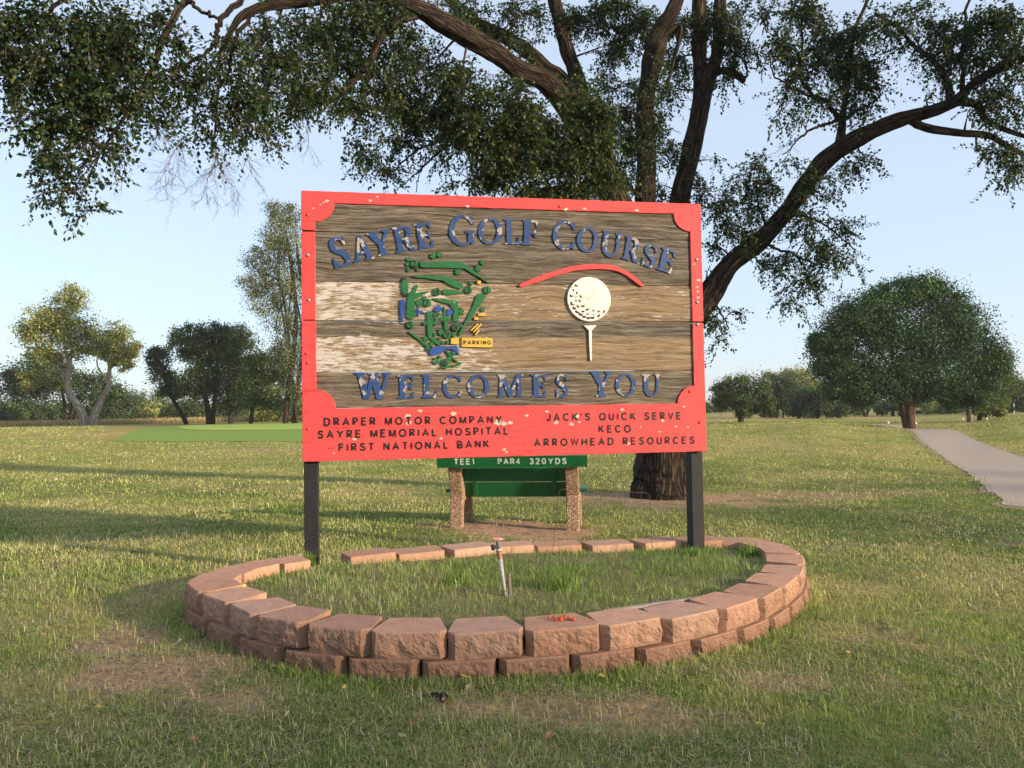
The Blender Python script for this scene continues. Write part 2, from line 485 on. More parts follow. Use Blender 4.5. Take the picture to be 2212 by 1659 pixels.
# ------------------------------------------------------------------ terrain
def ground_colour(x, y):
    """base colour of the turf: green, straw and bare earth where they really are"""
    x = np.asarray(x, float); y = np.asarray(y, float)
    r = np.hypot(x, y)
    n1 = fbm(x * .33 + 5, y * .33 + 9, 3); n2 = fbm(x * 1.5, y * 1.5, 20); n3 = fbm(x * .055 + 40, y * .11 + 3, 30)
    g = np.array([.12, .145, .04]); s = np.array([.37, .295, .125]); d = np.array([.43, .27, .17]); yg = np.array([.25, .245, .065])
    far = sstep(14, 34, r)[..., None]
    t = np.clip((n1 - .42) * 1.9 + (n2 - .5) * 1.2 + .22, 0, 1)[..., None]
    t2 = np.clip((n3 - .5) * 3.2 + .3, 0, 1)[..., None]
    t = t * (1 - far) + far * np.clip(.45 * t + .55 * t2, 0, 1)
    near = g * (1 - t) + s * t
    c = near * (1 - far * .75) + (yg * (1 - t) + (s * np.array([1.12, 1.08, 1.0])) * t) * far * .75
    e = dirt(x, y)[..., None]
    return c * (1 - e) + d * e

_DIRT = [(2.75, 14.0, 2.6, 1.3, .95), (.05, 10.15, 1.35, .95, 1.0), (-.1, 9.55, .9, .4, .8), (-1.95, 4.35, .55, .4, .85), (-1.5, 3.95, .45, .3, .7), (.35, 3.85, .75, .32, .75),
         (-2.5, 4.95, .35, .45, .75), (5.6, 14.5, 3.2, .9, .55), (-8, 33, 7, 2.5, .5), (7.1, 9.3, 1.3, .7, .8), (1.6, 4.35, .5, .25, .6), (24.5, 49, 3.0, 1.6, .9)]
def dirt(x, y):
    e = np.zeros(np.shape(x))
    w = (fbm(np.asarray(x) * 2.3, np.asarray(y) * 2.3, 50) - .5) * 1.5
    for cx, cy, rx, ry, k in _DIRT:
        q = np.hypot((x - cx) / rx, (y - cy) / ry) + w
        e = np.maximum(e, k * (1 - sstep(.45, 1.1, q)))
    return e

def z8(X, Y): return G((2700 + X * .6328) / 1.8228, (1050 + Y * .6328) / 1.8228)
pl = [z8(1385, 1017), z8(1480, 1100), z8(1600, 1190), z8(1750, 1290), z8(1870, 1380), z8(1960, 1450), z8(2060, 1500)]
pr = [z8(1660, 1017), z8(1800, 1080), z8(1950, 1140), z8(2105, 1190), z8(2280, 1250), z8(2480, 1320), z8(2700, 1400)]
d0 = (pl[0] - pl[1]); d0 = d0 / np.linalg.norm(d0)
d1 = (pr[0] - pr[1]); d1 = d1 / np.linalg.norm(d1)
pl = [pl[0] + np.array([3.0, 12, 0]), pl[0] + np.array([1, 4, 0])] + pl + [pl[-1] + np.array([1.2, -1.0, 0]), pl[-1] + np.array([6, -5, 0])]
pr = [pr[0] + np.array([3.0, 12, 0]), pr[0] + np.array([1, 4, 0])] + pr + [pr[-1] + np.array([1.2, -.8, 0]), pr[-1] + np.array([6, -4, 0])]
pth = np.array([(a[0], a[1], c[0], c[1]) for a, c in zip(pl, pr)])
def path_dist(x, y):
    o = np.argsort(pth[:, 1]); ll = np.interp(y, pth[o, 1], pth[o, 0]); rr_ = np.interp(y, pth[np.argsort(pth[:, 3]), 3], pth[np.argsort(pth[:, 3]), 2])
    return np.where((y > 5) & (y < 75), np.maximum(ll - x, x - rr_), 9.0)
def on_path(x, y): return path_dist(x, y) < -.16
fr = np.linspace(-48, 48, 420); bk = np.linspace(48, 312, 161)[1:-1]
az = np.radians(np.concatenate([fr, bk])); NA = len(az)
rr = np.concatenate([[.3], np.geomspace(.8, 900, 430)]); NR = len(rr)
AZ, RR = np.meshgrid(az, rr)
TX, TY = RR * np.sin(AZ), RR * np.cos(AZ)
TZ = gz_at(TX, TY)
V = np.stack([TX.ravel(), TY.ravel(), TZ.ravel()], 1)
i, j = np.meshgrid(np.arange(NR - 1), np.arange(NA), indexing='ij'); j2 = (j + 1) % NA
FQ = np.stack([i * NA + j, i * NA + j2, (i + 1) * NA + j2, (i + 1) * NA + j], -1).reshape(-1, 4)[:, ::-1]
V = np.vstack([V, [[0, 0, TZ[0].mean()]]])
FT = np.stack([np.arange(NA), np.full(NA, NR * NA), (np.arange(NA) + 1) % NA], 1)
gcol = ground_colour(V[:, 0], V[:, 1])
ground = np_mesh('ground', V, [FQ, FT[:, ::-1]], M_GROUND, None, True, gcol)
tag(ground, kind='structure')

def drape(name, outline, mat, lift, kind='structure', step=.6, edge=None):
    """sheet over the terrain: outline is a list of (left,right) world points"""
    L = np.array([a for a, b in outline]); R_ = np.array([b for a, b in outline])
    L, R_ = spline(L, 26), spline(R_, 26)
    n, m = len(L), 13
    V = []
    for k in range(n):
        w = (fbm(np.array(L[k, 0] * 2.3), np.array(L[k, 1] * 2.3), 77) - .5) * (edge or 0); w2 = (fbm(np.array(R_[k, 0] * 2.3), np.array(R_[k, 1] * 2.3), 79) - .5) * (edge or 0)
        for q in range(m):
            t = q / (m - 1); t = t + (w if q == 0 else (-w2 if q == m - 1 else 0))
            p = L[k] * (1 - t) + R_[k] * t
            V.append((p[0], p[1], float(hz(p[0], p[1])) + lift))
    Fs = [(k * m + q, k * m + q + 1, (k + 1) * m + q + 1, (k + 1) * m + q) for k in range(n - 1) for q in range(m - 1)]
    b = MB(); b.add(V, Fs)
    return tag(b.build(name, mat, None, True), kind=kind)

drape('path_verge', [(a + (a - b) / np.linalg.norm(a - b) * .22, b + (b - a) / np.linalg.norm(a - b) * .3) for a, b in zip(pl, pr)],
      mat_simple('bare_verge', (.25, .16, .09), (.36, .25, .15), 9, .95, .4, .02), .010, edge=.28)
drape('path', list(zip(pl, pr)), M_ASPH, .018, edge=.10)

def zl(X, Y): return ((X * .5651) / 1.8228, (1600 + Y * .5651) / 1.8228)
fr_lo = [(785, 243), (900, 246), (1100, 248), (1500, 248), (2150, 248), (2900, 246), (3500, 235)]
fr_hi = [(800, 235), (905, 190), (1100, 147), (1500, 128), (2150, 119), (2900, 121), (3500, 140)]
drape('green_fringe', [(G(*zl(*a)), G(*zl(*b))) for a, b in zip(fr_lo, fr_hi)], M_FRNG, .022)
gr_lo = [(1228, 150), (1290, 163), (1450, 171), (1750, 171), (2200, 165), (2700, 160), (3100, 150)]
gr_hi = [(1240, 146), (1320, 137), (1480, 131), (1760, 125), (2200, 120), (2700, 123), (3100, 140)]
drape('putting_green', [(G(*zl(*a)), G(*zl(*b))) for a, b in zip(gr_lo, gr_hi)], M_PUTT, .045)

# ------------------------------------------------------------------ the sign
YAW = 0.17618809
BO = np.array([-1.87698, 6.88554, CAM_Z - .41688]); BW, BH = 3.83080, 2.44
BE = np.array([math.cos(YAW), math.sin(YAW), 0]); BN = np.array([math.sin(YAW), -math.cos(YAW), 0])
def B2(px, py):
    d = ray(px, py); t = ((BO - ORG) @ BN) / (d @ BN); q = ORG + d * t - BO
    return np.array([q @ BE, q[2]])
def zc(s, ox, oy): return lambda X, Y: B2((ox + X * s) / 1.8228, (oy + Y * s) / 1.8228)
z1, z2 = zc(.38584, 1150, 720), zc(.38584, 1950, 720)
z3, z4 = zc(.38427, 1150, 1300), zc(.38427, 1950, 1300)
z5, z6 = zc(.31348, 1500, 960), zc(.28930, 2000, 980)

sgz = float(hz(BO[0], BO[1])) + .17
sign = empty('welcome_sign', (BO[0], BO[1], sgz), YAW)
tag(sign, 'weathered wooden golf course welcome sign with red frame on two black posts', 'sign')
ZB = BO[2] - sgz       # board bottom above the root

def flat(name, contours, w0, w1, mat, parent=sign, bev=.0015, local=None):
    """cut-out lying on the board: contours in board metres (first solid, others holes), from w0 to w1 towards the viewer"""
    cu = bpy.data.curves.new(name, 'CURVE'); cu.dimensions = '2D'; cu.fill_mode = 'BOTH'
    for c in contours:
        sp = cu.splines.new('POLY'); sp.points.add(len(c) - 1); sp.use_cyclic_u = True
        for k, q in enumerate(c): sp.points[k].co = (q[0], q[1], 0, 1)
    h = (w1 - w0) / 2
    cu.extrude = max(h - bev, 1e-4); cu.bevel_depth = bev; cu.bevel_resolution = 0; cu.offset = -bev
    o = bpy.data.objects.new(name, cu)
    me = bpy.data.meshes.new_from_object(o)
    bpy.data.objects.remove(o); bpy.data.curves.remove(cu)
    return board_mesh(name, me, (w0 + w1) / 2, mat, parent)

def board_mesh(name, me, w, mat, parent=sign):
    n = len(me.vertices); c = np.empty(n * 3, np.float32); me.vertices.foreach_get('co', c); c = c.reshape(-1, 3)
    me.vertices.foreach_set('co', np.stack([c[:, 0], -(c[:, 2] + w), c[:, 1] + ZB], 1).astype(np.float32).ravel())
    me.materials.clear(); me.materials.append(mat); me.name = name; me.update()
    return link(bpy.data.objects.new(name, me), parent)

def absorb(host, o):
    me = host.data; nm = bpy.data.meshes.new(host.name); V, Fs, mi, mats = [], [], [], []
    for k, ob in enumerate((host, o)):
        b = len(V); V += [tuple(v.co) for v in ob.data.vertices]; Fs += [tuple(i + b for i in p.vertices) for p in ob.data.polygons]
        mi += [k] * len(ob.data.polygons); nm.materials.append(ob.data.materials[0])
    nm.from_pydata(V, [], Fs); nm.polygons.foreach_set('material_index', mi); nm.update(); host.data = nm
    bpy.data.objects.remove(o)

def join_mesh(name, objs):
    """several cut-outs of one part as one mesh"""
    V, Fs, b = [], [], 0
    for o in objs:
        V += [tuple(v.co) for v in o.data.vertices]; Fs += [tuple(i + b for i in p.vertices) for p in o.data.polygons]; b = len(V)
    me = bpy.data.meshes.new(name); me.from_pydata(V, [], Fs); me.materials.append(objs[0].data.materials[0]); me.update()
    p = objs[0].parent
    for o in objs: bpy.data.objects.remove(o)
    return link(bpy.data.objects.new(name, me), p)

# planks
seamL = [B2(651, 412)[1], z1(237, 490)[1], z1(237, 1000)[1], z1(240, 1400)[1], z3(243, 430)[1], z3(243, 805)[1], 0.0]
seamR = [B2(1513, 441)[1], z2(1990, 583)[1], z2(1995, 1048)[1], z2(2005, 1415)[1], z4(2030, 408)[1], z4(2030, 762)[1], 0.0]
seamL[0] = seamR[0] = BH
b = MB()
pcol = []
NC = 48
specs = [(.0, .88), (.0, 1.0), (.9, .08), (.8, .35), (.05, .75), (.1, .4)]
for k in range(6):
    tl, tr, bl, br = seamL[k] - .003, seamR[k] - .003, seamL[k + 1] + .003, seamR[k + 1] + .003
    wf = -.016 - .002 * (k % 2)
    nv = 9
    for side, w in ((0, wf), (1, -.062)):
        base = len(b.v)
        V = []
        for q in range(NC + 1):
            t = q / NC
            for m in range(nv):
                s = m / (nv - 1)
                v = (bl + (br - bl) * t) * (1 - s) + (tl + (tr - tl) * t) * s
                edge = .004 if m in (0, nv - 1) and side == 0 else 0
                V.append((BW * t * .998 + .004, -(w - edge), v + ZB))
                pa, dk = specs[k]
                if k == 2: pa = 1.0 - 1.1 * t if t < .42 else .42 + .1 * math.sin(t * 20); dk = .05 + .1 * (t > .5)
                if k == 3:
                    dk = .95 if s > .72 else .12
                    pa = (.95 - .7 * t if t < .5 else .32 - .25 * (t > .62)) * (1 if s < .74 else .3)
                pcol.append((pa, dk, k / 6 + .01))
        Fs = [(q * nv + m, (q + 1) * nv + m, (q + 1) * nv + m + 1, q * nv + m + 1) for q in range(NC) for m in range(nv - 1)]
        if side: Fs = [f[::-1] for f in Fs]
        b.add(V, Fs)
    a0 = len(b.v) - 2 * (NC + 1) * nv; a1 = a0 + (NC + 1) * nv
    for m in (0, nv - 1):
        for q in range(NC):
            f = (a0 + q * nv + m, a1 + q * nv + m, a1 + (q + 1) * nv + m, a0 + (q + 1) * nv + m)
            b.f.append(f if m == 0 else f[::-1])
    for q in (0, NC):
        for m in range(nv - 1):
            f = (a0 + q * nv + m, a0 + q * nv + m + 1, a1 + q * nv + m + 1, a1 + q * nv + m)
            b.f.append(f if q == 0 else f[::-1])
b.c = pcol
b.build('plank_panel', M_WOOD, sign)

# red frame: three stretches parted at the plank seams
iu0, iu1 = z1(237, 700)[0], z2(1998, 800)[0]
ivt = z1(700, 215)[1]; ivt2 = z2(1000, 290)[1]; ivt = (ivt + ivt2) / 2
ivb = (z3(900, 795)[1] + z4(1200, 762)[1]) / 2
rl = .170 * .43 / .17 * .40
rl = abs(z2(1822, 315)[0] - z2(1990, 315)[0])
def arc(cx, cy, r, a0, a1, n=10): return [(cx + r * math.cos(math.radians(a0 + (a1 - a0) * k / n)), cy + r * math.sin(math.radians(a0 + (a1 - a0) * k / n))) for k in range(n + 1)]
s1 = z1(160, 490)[1]; s3l = z1(170, 1402)[1]; s3r = z2(2060, 1425)[1]; gp = .008
e = .003
top = [(-e, s1 + gp), (iu0, s1 + gp)] + arc(iu0, ivt, rl, -90, 0)[0:] + arc(iu1, ivt, rl, 180, 270) + [(iu1, s3r + gp * 1.4), (BW + e, s3r + gp * 1.4), (BW + e, BH + e), (-e, BH + e)]
mid = [(-e, s3l + gp * .5), (iu0, s3l + gp * .5), (iu0, s1 - gp), (-e, s1 - gp)]
bot = [(-e, -e), (BW + e, -e), (BW + e, s3r - gp), (iu1, s3r - gp)] + arc(iu1, ivb, rl, 90, 180) + arc(iu0, ivb, rl, 0, 90) + [(iu0, s3l - gp * .5), (-e, s3l - gp * .5)]
def wobble(poly, amp=.003, st=.05):
    out = []
    for k in range(len(poly)):
        a, c = np.array(poly[k], float), np.array(poly[(k + 1) % len(poly)], float)
        n = max(1, int(np.hypot(*(c - a)) / st))
        for q in range(n): out.append(a + (c - a) * q / n + rng.normal(0, amp / 2, 2))
    return out
frame = join_mesh('frame', [flat('frame', [wobble(p, .0022)], -.014, 0, M_RED, bev=.003) for p in (top, mid, bot)])
# paint lost along the lower rail and corners: bare wood scars standing a hair proud
for k, (u, v) in enumerate([z1(160, 737), z1(168, 1198), z2(2053, 783), z2(2060, 1218), z2(2062, 1445), z1(160, 325), z3(150, 240), z3(163, 335), z2(660, 240), z3(165, 1012), z4(2098, 945), z4(1997, 628)]):
    bb = MB(); bb.lathe([(.017, 0), (.017, .004), (.011, .009), (.004, .011)], 10, (0, 0, 0), 'y')
    bb.v = [(x + u, -y, z + v + ZB) for x, y, z in bb.v]
    bb.f = [f[::-1] for f in bb.f]
    bb.build('bolt', M_BOLT if k < 5 else M_RED, sign, True)

# posts
for u in (.065, BW - .075):
    q = BO + BE * u; g = float(hz(q[0], q[1])) - .25 - sgz
    bb = MB(); bb.box((u - .062, .064, g), (u + .062, .064 + .14, ZB + BH * .97), bev=.006)
    bb.build('post', M_POST, sign)

# serif letters
def ell(cx, cy, rx, ry, a0, a1, n): return [(cx + rx * math.cos(math.radians(a0 + (a1 - a0) * k / n)), cy + ry * math.sin(math.radians(a0 + (a1 - a0) * k / n))) for k in range(n + 1)]
GL = {}
GL['L'] = [[(0, 0), (1, 0), (1, .3), (.9, .3), (.8, .1), (.47, .1), (.47, .9), (.6, .94), (.6, 1), (0, 1), (0, .94), (.13, .9), (.13, .1), (0, .06)]]
GL['E'] = [[(0, 0), (1, 0), (1, .27), (.92, .27), (.8, .1), (.5, .1), (.5, .46), (.72, .46), (.8, .36), (.88, .36), (.88, .66), (.8, .66), (.72, .56), (.5, .56), (.5, .9), (.8, .9), (.9, .74), (.98, .74), (.98, 1), (0, 1), (0, .94), (.14, .9), (.14, .1), (0, .06)]]
GL['F'] = [[(0, 0), (.62, 0), (.62, .06), (.48, .1), (.48, .44), (.72, .44), (.8, .34), (.88, .34), (.88, .64), (.8, .64), (.72, .54), (.48, .54), (.48, .9), (.82, .9), (.92, .72), (1, .72), (1, 1), (0, 1), (0, .94), (.13, .9), (.13, .1), (0, .06)]]
GL['A'] = [[(0, 0), (.36, 0), (.36, .06), (.25, .1), (.3, .27), (.6, .27), (.65, .1), (.55, .06), (.55, 0), (1, 0), (1, .06), (.92, .1), (.6, 1), (.4, 1), (.12, .1), (0, .06)], [(.34, .37), (.57, .37), (.46, .76)]]
GL['Y'] = [[(.28, 0), (.74, 0), (.74, .06), (.64, .1), (.64, .42), (.9, .9), (1, .94), (1, 1), (.66, 1), (.66, .94), (.76, .9), (.58, .55), (.4, .9), (.5, .94), (.5, 1), (0, 1), (0, .94), (.08, .9), (.4, .42), (.4, .1), (.28, .06)]]
GL['R'] = [[(0, 0), (.46, 0), (.46, .06), (.36, .1), (.36, .42), (.44, .42), (.7, .0), (1, 0), (1, .07), (.92, .1), (.66, .46), (.82, .56), (.89, .72), (.84, .88), (.7, .98), (.55, 1), (0, 1), (0, .94), (.1, .9), (.1, .1), (0, .06)], [(.36, .52), (.52, .52), (.6, .6), (.63, .72), (.6, .84), (.52, .9), (.36, .9)]]
GL['U'] = [[(0, 1), (0, .94), (.1, .9), (.1, .35), (.15, .17), (.28, .04), (.47, -.02), (.67, .03), (.82, .16), (.88, .35), (.88, .9), (1, .94), (1, 1), (.64, 1), (.64, .94), (.74, .9), (.74, .35), (.7, .2), (.6, .12), (.5, .11), (.4, .15), (.34, .25), (.33, .38), (.33, .9), (.43, .94), (.43, 1)]]
GL['W'] = [[(0, 1), (0, .94), (.08, .9), (.24, 0), (.38, 0), (.49, .5), (.6, 0), (.75, 0), (.92, .9), (1, .94), (1, 1), (.76, 1), (.76, .94), (.83, .88), (.71, .32), (.6, .9), (.66, .94), (.66, 1), (.38, 1), (.38, .94), (.43, .9), (.34, .32), (.24, .9), (.32, .94), (.32, 1)]]
GL['M'] = [[(0, 0), (.27, 0), (.27, .06), (.2, .1), (.21, .68), (.44, .02), (.54, .02), (.77, .7), (.77, .1), (.7, .06), (.7, 0), (1, 0), (1, .06), (.94, .1), (.92, .9), (1, .94), (1, 1), (.74, 1), (.52, .38), (.28, 1), (0, 1), (0, .94), (.08, .9), (.07, .1), (0, .06)]]
GL['O'] = [ell(.5, .5, .5, .51, 0, 348.75, 31), ell(.5, .5, .29, .42, 0, 345, 23)]
GL['C'] = [[(.98, .99), (.98, .70), (.90, .70), (.84, .83)] + ell(.58, .5, .36, .42, 52, 308, 20) + [(.86, .18), (.92, .30), (1.0, .30), (.97, .02), (.9, .04)] + ell(.52, .5, .52, .52, 305, 52, 22) + [(.92, .96)]]
GL['G'] = [[(.92, .99), (.92, .70), (.84, .70), (.78, .83)] + ell(.55, .5, .34, .42, 55, 290, 20) + [(.72, .14), (.73, .4), (.62, .44), (.62, .5), (1, .5), (1, .44), (.94, .4), (.94, .05), (.86, .04)] + ell(.5, .5, .5, .52, 310, 55, 22) + [(.86, .96)]]
GL['S'] = [[(.93, .99), (.93, .70), (.84, .70), (.78, .82), (.66, .9), (.5, .92), (.36, .88), (.32, .79), (.38, .71), (.55, .62), (.78, .52), (.95, .4), (1, .26), (.95, .12), (.82, .02), (.6, -.02), (.4, -.01), (.2, .04), (.14, .0), (.05, .0), (.05, .34), (.14, .34), (.22, .2), (.36, .1), (.52, .08), (.66, .12), (.71, .21), (.66, .3), (.5, .39), (.26, .49), (.1, .6), (.04, .74), (.09, .88), (.22, .98), (.42, 1.02), (.6, 1.01), (.78, .96), (.84, .99)]]
def letters(name, rows, mat):
    objs = []
    for z, ch, bl, br, tl in rows:
        o, x, y = z(*bl), z(*br), z(*tl)
        flat('letter', [wobble([o + (x - o) * p[0] + (y - o) * p[1] for p in c], .0025, .04) for c in GL[ch]], -.019, -.005, mat, bev=.0015)
letters('lettering', [
    (z1, 'S', (432, 878), (612, 838), (352, 575)), (z1, 'A', (633, 815), (845, 772), (580, 560)), (z1, 'Y', (813, 762), (1047, 715), (755, 515)),
    (z1, 'R', (1062, 718), (1275, 682), (1015, 455)), (z1, 'E', (1283, 680), (1450, 655), (1240, 420)), (z1, 'G', (1603, 640), (1870, 636), (1600, 332)),
    (z1, 'O', (1898, 630), (2145, 626), (1896, 360)), (z2, 'L', (98, 625), (255, 628), (90, 365)), (z2, 'F', (272, 632), (436, 642), (277, 372)),
    (z2, 'C', (582, 668), (808, 685), (596, 376)), (z2, 'O', (826, 697), (1046, 717), (843, 443)), (z2, 'U', (1059, 735), (1271, 775), (1096, 480)),
    (z2, 'R', (1292, 772), (1455, 820), (1338, 535)), (z2, 'S', (1486, 835), (1626, 878), (1534, 610)), (z2, 'E', (1645, 878), (1795, 930), (1705, 652))], M_BLUE)
letters('lettering', [
    (z3, 'W', (638, 708), (1018, 705), (638, 434)), (z3, 'E', (1078, 703), (1248, 700), (1078, 460)), (z3, 'L', (1330, 698), (1488, 697), (1330, 460)),
    (z3, 'C', (1543, 697), (1735, 695), (1543, 459)), (z3, 'O', (1797, 696), (2023, 694), (1797, 460)), (z4, 'M', (22, 692), (288, 690), (22, 455)),
    (z4, 'E', (370, 690), (524, 688), (366, 455)), (z4, 'S', (618, 688), (748, 686), (618, 456)), (z4, 'Y', (970, 682), (1200, 680), (974, 422)),
    (z4, 'O', (1232, 680), (1445, 678), (1232, 448)), (z4, 'U', (1505, 682), (1700, 680), (1507, 450))], M_BLUE)

def arcp(cx, cy, rx, ry, a0, a1, n=12): return ell(cx, cy, rx, ry, a0, a1, n)
_P = [(0, 0), (0, 1), (.36, 1), (.53, .94), (.60, .76), (.53, .58), (.36, .52), (0, .52)]
RF = {'A': ([[(0, 0), (.42, 1), (.84, 0)], [(.15, .32), (.69, .32)]], .84), 'B': ([_P, [(.3, .52), (.44, .52), (.62, .44), (.68, .26), (.62, .08), (.44, 0), (0, 0)]], .68),
      'C': ([arcp(.43, .5, .43, .5, 42, 318, 18)], .80), 'D': ([[(0, 0), (0, 1), (.3, 1), (.55, .93), (.72, .72), (.76, .5), (.72, .28), (.55, .07), (.3, 0), 'o']], .76),
      'E': ([[(.6, 1), (0, 1), (0, 0), (.62, 0)], [(0, .52), (.55, .52)]], .62), 'F': ([[(.6, 1), (0, 1), (0, 0)], [(0, .52), (.52, .52)]], .58), 'G': ([arcp(.43, .5, .43, .5, 42, 300, 17) + [(.84, .18), (.84, .46), (.5, .46)]], .86),
      'H': ([[(0, 0), (0, 1)], [(.7, 0), (.7, 1)], [(0, .52), (.7, .52)]], .7), 'I': ([[(0, 0), (0, 1)]], 0), 'J': ([[(.46, 1), (.46, .25), (.38, .06), (.22, 0), (.07, .06), (0, .26)]], .46),
      'K': ([[(0, 0), (0, 1)], [(.64, 1), (0, .36)], [(.24, .58), (.68, 0)]], .68), 'L': ([[(0, 1), (0, 0), (.56, 0)]], .56), 'M': ([[(0, 0), (0, 1)], [(.02, 1), (.42, .06), (.82, 1)], [(.84, 0), (.84, 1)]], .84),
      'N': ([[(0, 0), (0, 1)], [(.0, .98), (.7, .02)], [(.7, 0), (.7, 1)]], .7), 'O': ([arcp(.46, .5, .46, .5, 0, 345, 23) + ['o']], .92), 'P': ([_P], .60), 'Q': ([arcp(.46, .5, .46, .5, 0, 345, 23) + ['o'], [(.56, .26), (.9, -.06)]], .92),
      'R': ([_P, [(.34, .52), (.64, 0)]], .64), 'S': ([[(.62, .80), (.55, .94), (.35, 1), (.14, .95), (.05, .78), (.14, .61), (.34, .53), (.55, .44), (.66, .25), (.56, .06), (.34, 0), (.1, .06), (0, .22)]], .66),
      'T': ([[(0, 1), (.7, 1)], [(.35, 0), (.35, 1)]], .7), 'U': ([[(0, 1), (0, .3), (.1, .08), (.34, 0), (.58, .08), (.68, .3), (.68, 1)]], .68), 'V': ([[(0, 1), (.38, 0), (.76, 1)]], .76),
      'W': ([[(0, 1), (.27, 0), (.54, 1), (.81, 0), (1.08, 1)]], 1.08), 'Y': ([[(0, 1), (.4, .46), (.8, 1)], [(.4, 0), (.4, .5)]], .8), "'": ([[(0, 1), (-.03, .72)]], 0),
      '1': ([[(0, .82), (.18, 1), (.18, 0)]], .18), '2': ([[(0, .76), (.1, .95), (.32, 1), (.54, .92), (.6, .72), (.48, .5), (0, 0), (.62, 0)]], .62), '3': ([[(0, .86), (.3, 1), (.54, .9), (.56, .68), (.34, .54), (.56, .42), (.6, .2), (.46, .03), (.25, 0), (0, .14)]], .6),
      '4': ([[(.48, 0), (.48, 1), (0, .3), (.66, .3)]], .66), '0': ([arcp(.32, .5, .32, .5, 0, 345, 20) + ['o']], .64), ' ': ([], .30)}
def stroke_poly(pts, w):
    closed = pts[-1] == 'o'
    p = np.array(pts[:-1] if closed else pts, float); n = len(p); h = w / 2
    Lf, Rt = [], []
    for k in range(n):
        a = p[k] - p[k - 1] if (k > 0 or closed) else None
        c = p[(k + 1) % n] - p[k] if (k < n - 1 or closed) else None
        if a is None: a = c
        if c is None: c = a
        a = a / np.hypot(*a); c = c / np.hypot(*c); na, nc = np.array([-a[1], a[0]]), np.array([-c[1], c[0]])
        m = na + nc; m = m / max(np.hypot(*m), 1e-6); q = min(1 / max(m @ na, .3), 1.7)
        e = (a * -.5 if k == 0 else c * .5 if k == n - 1 else 0 * a) * w * (0 if closed else .0)
        Lf.append(p[k] + m * h * q + e); Rt.append(p[k] - m * h * q + e)
    return [Lf, Rt] if closed else [Lf + Rt[::-1]]
def router_text(name, txt, bl, br, cap, sw, mat, w, parent=sign, fl=None):
    """monoline capitals between two base points; strokes step a hair in height so that none share a plane"""
    bl, br = np.array(bl, float), np.array(br, float); L = np.hypot(*(br - bl)); ex = (br - bl) / L; ey = np.array([-ex[1], ex[0]])
    ch = cap * (1 - sw)
    nat = sum(RF[c][1] for c in txt) * ch + cap * sw
    gap = (L - nat) / max(1, len(txt) - 1); x = cap * sw / 2; objs = []
    for c in txt:
        for k, st in enumerate(RF[c][0]):
            q = [(a if a == 'o' else (a[0] * ch + x, a[1] * ch + cap * sw / 2)) for a in st]
            cs = stroke_poly(q, cap * sw)
            cs = [wobble([bl + ex * a[0] + ey * a[1] for a in cc], cap * .012, cap * .5) for cc in cs]
            objs.append((fl or flat)('lettering', cs, w - .0025, w + .0006 + .0004 * k, mat, parent, bev=.0002))
        x += RF[c][1] * ch + gap
    return join_mesh(name, objs)

def text_mesh(txt, width, cap, offset=0.0, ext=.0015):
    cu = bpy.data.curves.new('lettering', 'FONT'); cu.body = txt; cu.size = 1.0; cu.extrude = ext; cu.offset = 0
    o = bpy.data.objects.new('lettering', cu)
    def ex():
        me = bpy.data.meshes.new_from_object(o)
        c = np.empty(len(me.vertices) * 3, np.float32); me.vertices.foreach_get('co', c); c = c.reshape(-1, 3)
        r = (c[:, 0].min(), c[:, 0].max(), c[:, 1].min(), c[:, 1].max()); bpy.data.meshes.remove(me); return r
    x0, x1, y0, y1 = ex()
    hgt = .729 if y1 > .6 else y1
    cu.size = cap / (y1 if 'Q' not in txt and 'J' not in txt else y1)
    cu.offset = offset
    lo, hi = .6, 2.2
    if len(txt) > 1 and width:
        for _ in range(9):
            m = (lo + hi) / 2; cu.space_character = m
            x0, x1, _a, _b = ex()
            if x1 - x0 > width: hi = m
            else: lo = m
    x0, x1, y0, y1 = ex()
    me = bpy.data.meshes.new_from_object(o)
    bpy.data.objects.remove(o); bpy.data.curves.remove(cu)
    return me, x0, x1

def board_text(txt, bl, br, cap, mat, w, parent=sign, name='lettering', offset=-.0025):
    me, x0, x1 = text_mesh(txt, br[0] - bl[0], cap, offset)
    n = len(me.vertices); c = np.empty(n * 3, np.float32); me.vertices.foreach_get('co', c); c = c.reshape(-1, 3)
    sl = (br[1] - bl[1]) / max(br[0] - bl[0], 1e-6)
    c[:, 0] += bl[0] - x0; c[:, 1] += bl[1] + sl * (c[:, 0] - bl[0]); me.vertices.foreach_set('co', c.ravel())
    return board_mesh(name, me, w, mat, parent)
capv = z3(700, 895)[1] - z3(700, 983)[1]
for z, t, a, c in [(z3, 'DRAPER MOTOR COMPANY', (322, 985), (2155, 958)), (z3, 'SAYRE MEMORIAL HOSPITAL', (258, 1115), (2222, 1074)), (z3, 'FIRST NATIONAL BANK', (475, 1248), (2022, 1207)),
                   (z4, "JACK'S QUICK SERVE", (522, 935), (1908, 918)), (z4, 'KECO', (1058, 1055), (1392, 1051)), (z4, 'ARROWHEAD RESOURCES', (395, 1195), (2045, 1167))]:
    router_text('lettering', t, z(*a), z(*c), capv, .225, M_BLACK, .0015)

